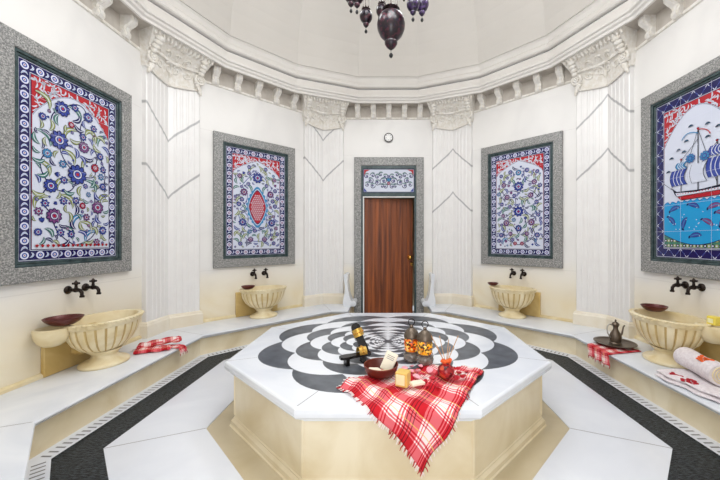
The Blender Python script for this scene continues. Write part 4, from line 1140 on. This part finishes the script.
c2 = copy_tree(cg); c2['label'] = 'black and gold bath clog tipped up on its end beside its pair'; c2.location = (-.215, 2.34, ZT+.118); c2.rotation_euler = (radians(68), radians(-16), radians(24)); 
# wooden bowl with soaps
bx = tp(381, 377)
t = thing('wooden_soap_bowl', 'dark red wooden bowl holding soaps at the towel corner on the platform', 'bowl', (bx[0], bx[1], ZT+.012))
mb = MB(); mb.lathe([(0,0),(.06,0),(.085,.012),(.100,.04),(.106,.066),(.102,.068),(.094,.045),(.078,.02),(.0,.012)], 40, cap=False); mb.build('shell', 'wood_bowl', t, smooth=True)
mb = MB(); mb.tube([(.104*cos(2*pi*i/40), .104*sin(2*pi*i/40), .067) for i in range(41)], .0035, 6); mb.build('rim', 'wood_bowl_in', t, smooth=True)
def soap(desc, loc, rot, dims, mat, mark=None):
    t = thing('soap_bar', desc, 'soap', loc); t.rotation_euler = [radians(a_) for a_ in rot]
    mb = MB(); mb.box(-dims[0]/2,-dims[1]/2,0,dims[0]/2,dims[1]/2,dims[2],ch=min(dims)*.16); mb.build('bar', mat, t)
    if mark:
        mb = MB(); w_ = dims[0]/2
        for i in range(3): mb.box(-w_*.6,-dims[1]/2-.0008,dims[2]*(.62+.09*i),w_*.6,-dims[1]/2,dims[2]*(.65+.09*i))
        mb.build('stamp', mark, t)
    return t
bz = ZT+.03
soap('tall pale soap bar leaning upright in the wooden bowl', (bx[0]+.028, bx[1]+.015, bz+.006), (-14,22,-12), (.078,.030,.115), 'soap_white', 'groove')
soap('flat cream soap bar lying at the left of the wooden bowl', (bx[0]-.040, bx[1]-.015, bz+.002), (4,14,35), (.075,.045,.026), 'soap_white')
soap('small cream soap bar lying at the front right of the wooden bowl', (bx[0]+.030, bx[1]-.048, bz+.006), (10,-12,-20), (.062,.035,.024), 'soap_cream')
cx_ = tp(403, 389)
t = thing('yellow_candle', 'square pale yellow candle standing on the checked towel in front of the bowl', 'candle', (cx_[0], cx_[1], ZT+.022), radians(-24))
mb = MB(); mb.box(-.036,-.032,0,.036,.032,.082,ch=.004); mb.build('block', 'candle_wax', t)
mb = MB(); mb.box(-.030,-.0335,.012,.022,-.0322,.070); mb.build('label_panel', 'soap_pale', t)
soap('small flat white soap beside the yellow candle on the towel', (*tp(417, 389)[:2], ZT+.026), (0,4,28), (.085,.045,.016), 'soap_white')
# lanterns
def lantern(desc, loc, sc, mos, seed):
    t = thing('mosaic_lantern', desc, 'lantern', loc); t.scale = (sc, sc, sc)
    mb = MB(); mb.lathe([(0,0),(.038,0),(.056,.016),(.060,.036),(.052,.056),(.040,.066),(.044,.074)], 32, cap=False); mb.build('glass_foot', 'smoke_glass', t, smooth=True)
    mb = MB(); mb.lathe([(.044,.074),(.050,.082),(.052,.12),(.050,.158),(.044,.166)], 32, cap=False); mb.build('mosaic_body', mos, t, smooth=True)
    mb = MB(); mb.lathe([(.046,.166),(.054,.172),(.052,.19),(.040,.212),(.022,.228),(.012,.234),(.014,.242),(.006,.252),(0,.254)], 32, cap=False); mb.build('lid', 'pewter', t, smooth=True)
    mb = MB(); mb.tube([(.022*cos(2*pi*i/20), 0, .272+.022*sin(2*pi*i/20)) for i in range(21)], .003, 6); mb.build('ring', 'bronze', t, smooth=True)
    mb = MB()
    for z_ in (.072,.167): mb.tube([(.051*cos(2*pi*i/32), .051*sin(2*pi*i/32), z_) for i in range(33)], .003, 6)
    mb.build('band', 'pewter', t, smooth=True)
lantern('orange mosaic lantern standing behind and left of its golden twin', (*tp(411.5, 361)[:2], ZT+.002), 1.0, 'lantern_mosaic', 1)
lantern('golden mosaic lantern standing nearest the reed diffuser', (*tp(425, 366)[:2], ZT+.014), .98, 'lantern_mosaic_gold', 2)
# reed diffuser
dx = tp(446, 381); dl = (dx[0], dx[1], ZT+.024)
t = thing('reed_diffuser', 'round red diffuser pot with thin reeds on the right of the checked towel', 'diffuser', dl)
mb = MB(); mb.lathe([(0,0),(.026,0),(.044,.014),(.051,.036),(.046,.058),(.032,.072),(.022,.078),(.024,.088),(.018,.088),(.0,.080)], 32, cap=False); mb.build('pot', 'red_pot', t, smooth=True)
for i, (ex, ey, ez) in enumerate([(-.085,.03,.24),(-.06,-.03,.20),(-.03,.06,.23),(.02,.02,.22),(.05,-.02,.21),(.08,.03,.24),(.035,.05,.17)]):
    mb = MB(); mb.tube([(-ex*.10,-ey*.1,.055),(ex,ey,ez)], .0022, 6); mb.build('reed', 'reed', t)
mb = MB()
for i in range(9): a_ = i*2.4; mb.ball((.018*cos(a_)*(1+i*.05), .018*sin(a_), .09+.006*(i % 3)), .014,.014,.010, 8)
mb.build('dried_flower', 'embroidery_orange', t, smooth=True)
# rose petals
def make_petal(mat):
    mb = MB(); n_ = 6
    for i in range(n_+1):
        for j in range(n_+1):
            u = -1+2*i/n_; v = -1+2*j/n_; x = u*sqrt(1-v*v/2); y = v*sqrt(1-u*u/2); mb.v.append((x*.022, y*.026, .002+.020*(x*x+y*y*.6)+.002*sin(3*x)))
    for i in range(n_):
        for j in range(n_): a_ = i*(n_+1)+j; mb.f.append((a_, a_+1, a_+n_+2, a_+n_+1)); mb.m.append(0)
    o = mb.build('rose_petal', mat, None, smooth=True, recalc=False); md = o.modifiers.new('thick', 'SOLIDIFY'); md.thickness = .0015; md.offset = 1; return o
pr_, pp_ = make_petal('petal_red'), make_petal('petal_pink'); rp = random.Random(8); used = {0: False, 1: False}
side = [(412,366),(418,371),(424,374),(430,370),(436,374),(433,379),(425,381),(416,377),(459,373),(463,377),(467,372),(456,378),(411,371),(405,369),(440,372),(428,386),(437,386),(420,366)]
for i, (px, py) in enumerate(side):
    k = 1 if i in (0,1,3,7,12,13,17) else 0; src = pp_ if k else pr_
    o = src.copy() if used[k] else src
    if used[k]: COL.objects.link(o)
    used[k] = True
    x, y, _ = tp(px, py, .03); o.location = (x, y, ZT+.020+.006*rp.random()); o.rotation_euler = (rp.uniform(-.35,.35), rp.uniform(-.35,.35), rp.uniform(0, 6.3)); s_ = rp.uniform(.6, .95); o.scale = (s_, s_, s_)
    tag(o, '%s rose petal scattered on the checked towel %s' % ('pale pink' if k else 'deep red', 'beside the lanterns' if px < 445 else 'right of the reed diffuser'), 'petal', '%s petals %s' % ('pink' if k else 'red', 'beside the lanterns' if px < 445 else 'right of the diffuser'))

# ---------------------------------------------------------------- lights
def light(kind, name, loc, power, col=(1,1,1), size=.2, rot=(0,0,0), **kw):
    l_ = bpy.data.lights.new(name, kind); l_.energy = power; l_.color = col
    if kind == 'AREA': l_.shape = 'RECTANGLE'; l_.size = size[0]; l_.size_y = size[1]
    else: l_.shadow_soft_size = size
    for k, v in kw.items(): setattr(l_, k, v)
    o = bpy.data.objects.new(name, l_); COL.objects.link(o); o.location = loc; o.rotation_euler = rot; return o
for i in range(6):
    a_ = i*pi/3+.3; light('SPOT', 'added_fill_spot', (1.25*cos(a_), C-.55+1.25*sin(a_), CAM+2.75), 48, (.965,.985,1), .22, (0,0,0), spot_size=radians(165), spot_blend=.6)  # unseen spots added above the view to light the room, no fixtures modelled
light('POINT', 'chandelier_light', (0, C-.75, CAM+2.50), 112, (.965,.985,1), .45)
light('AREA', 'entrance_fill', (0, -.35, 1.35), 40, (1,.99,.98), (1.1, 2.1), (radians(90),0,0))  # fill light added behind the camera, standing in for daylight
w_ = bpy.data.worlds.new('world'); S.world = w_; w_.use_nodes = True
w_.node_tree.nodes['Background'].inputs[0].default_value = (.9,.95,1,1); w_.node_tree.nodes['Background'].inputs[1].default_value = .9

# ---------------------------------------------------------------- camera
cd = bpy.data.cameras.new('camera'); cam = bpy.data.objects.new('camera', cd); COL.objects.link(cam)
cam.location = (0, 0, CAM); cam.rotation_euler = (radians(90), 0, 0)
cd.sensor_width = 36; cd.lens = 36*F/720; cd.shift_x = -(PX-360)/720; cd.shift_y = 0; cd.clip_start = .02
S.camera = cam
S.view_settings.view_transform = 'Standard'; S.view_settings.look = 'None'; S.view_settings.exposure = -.44; S.view_settings.gamma = 1
S.view_settings.use_curve_mapping = False
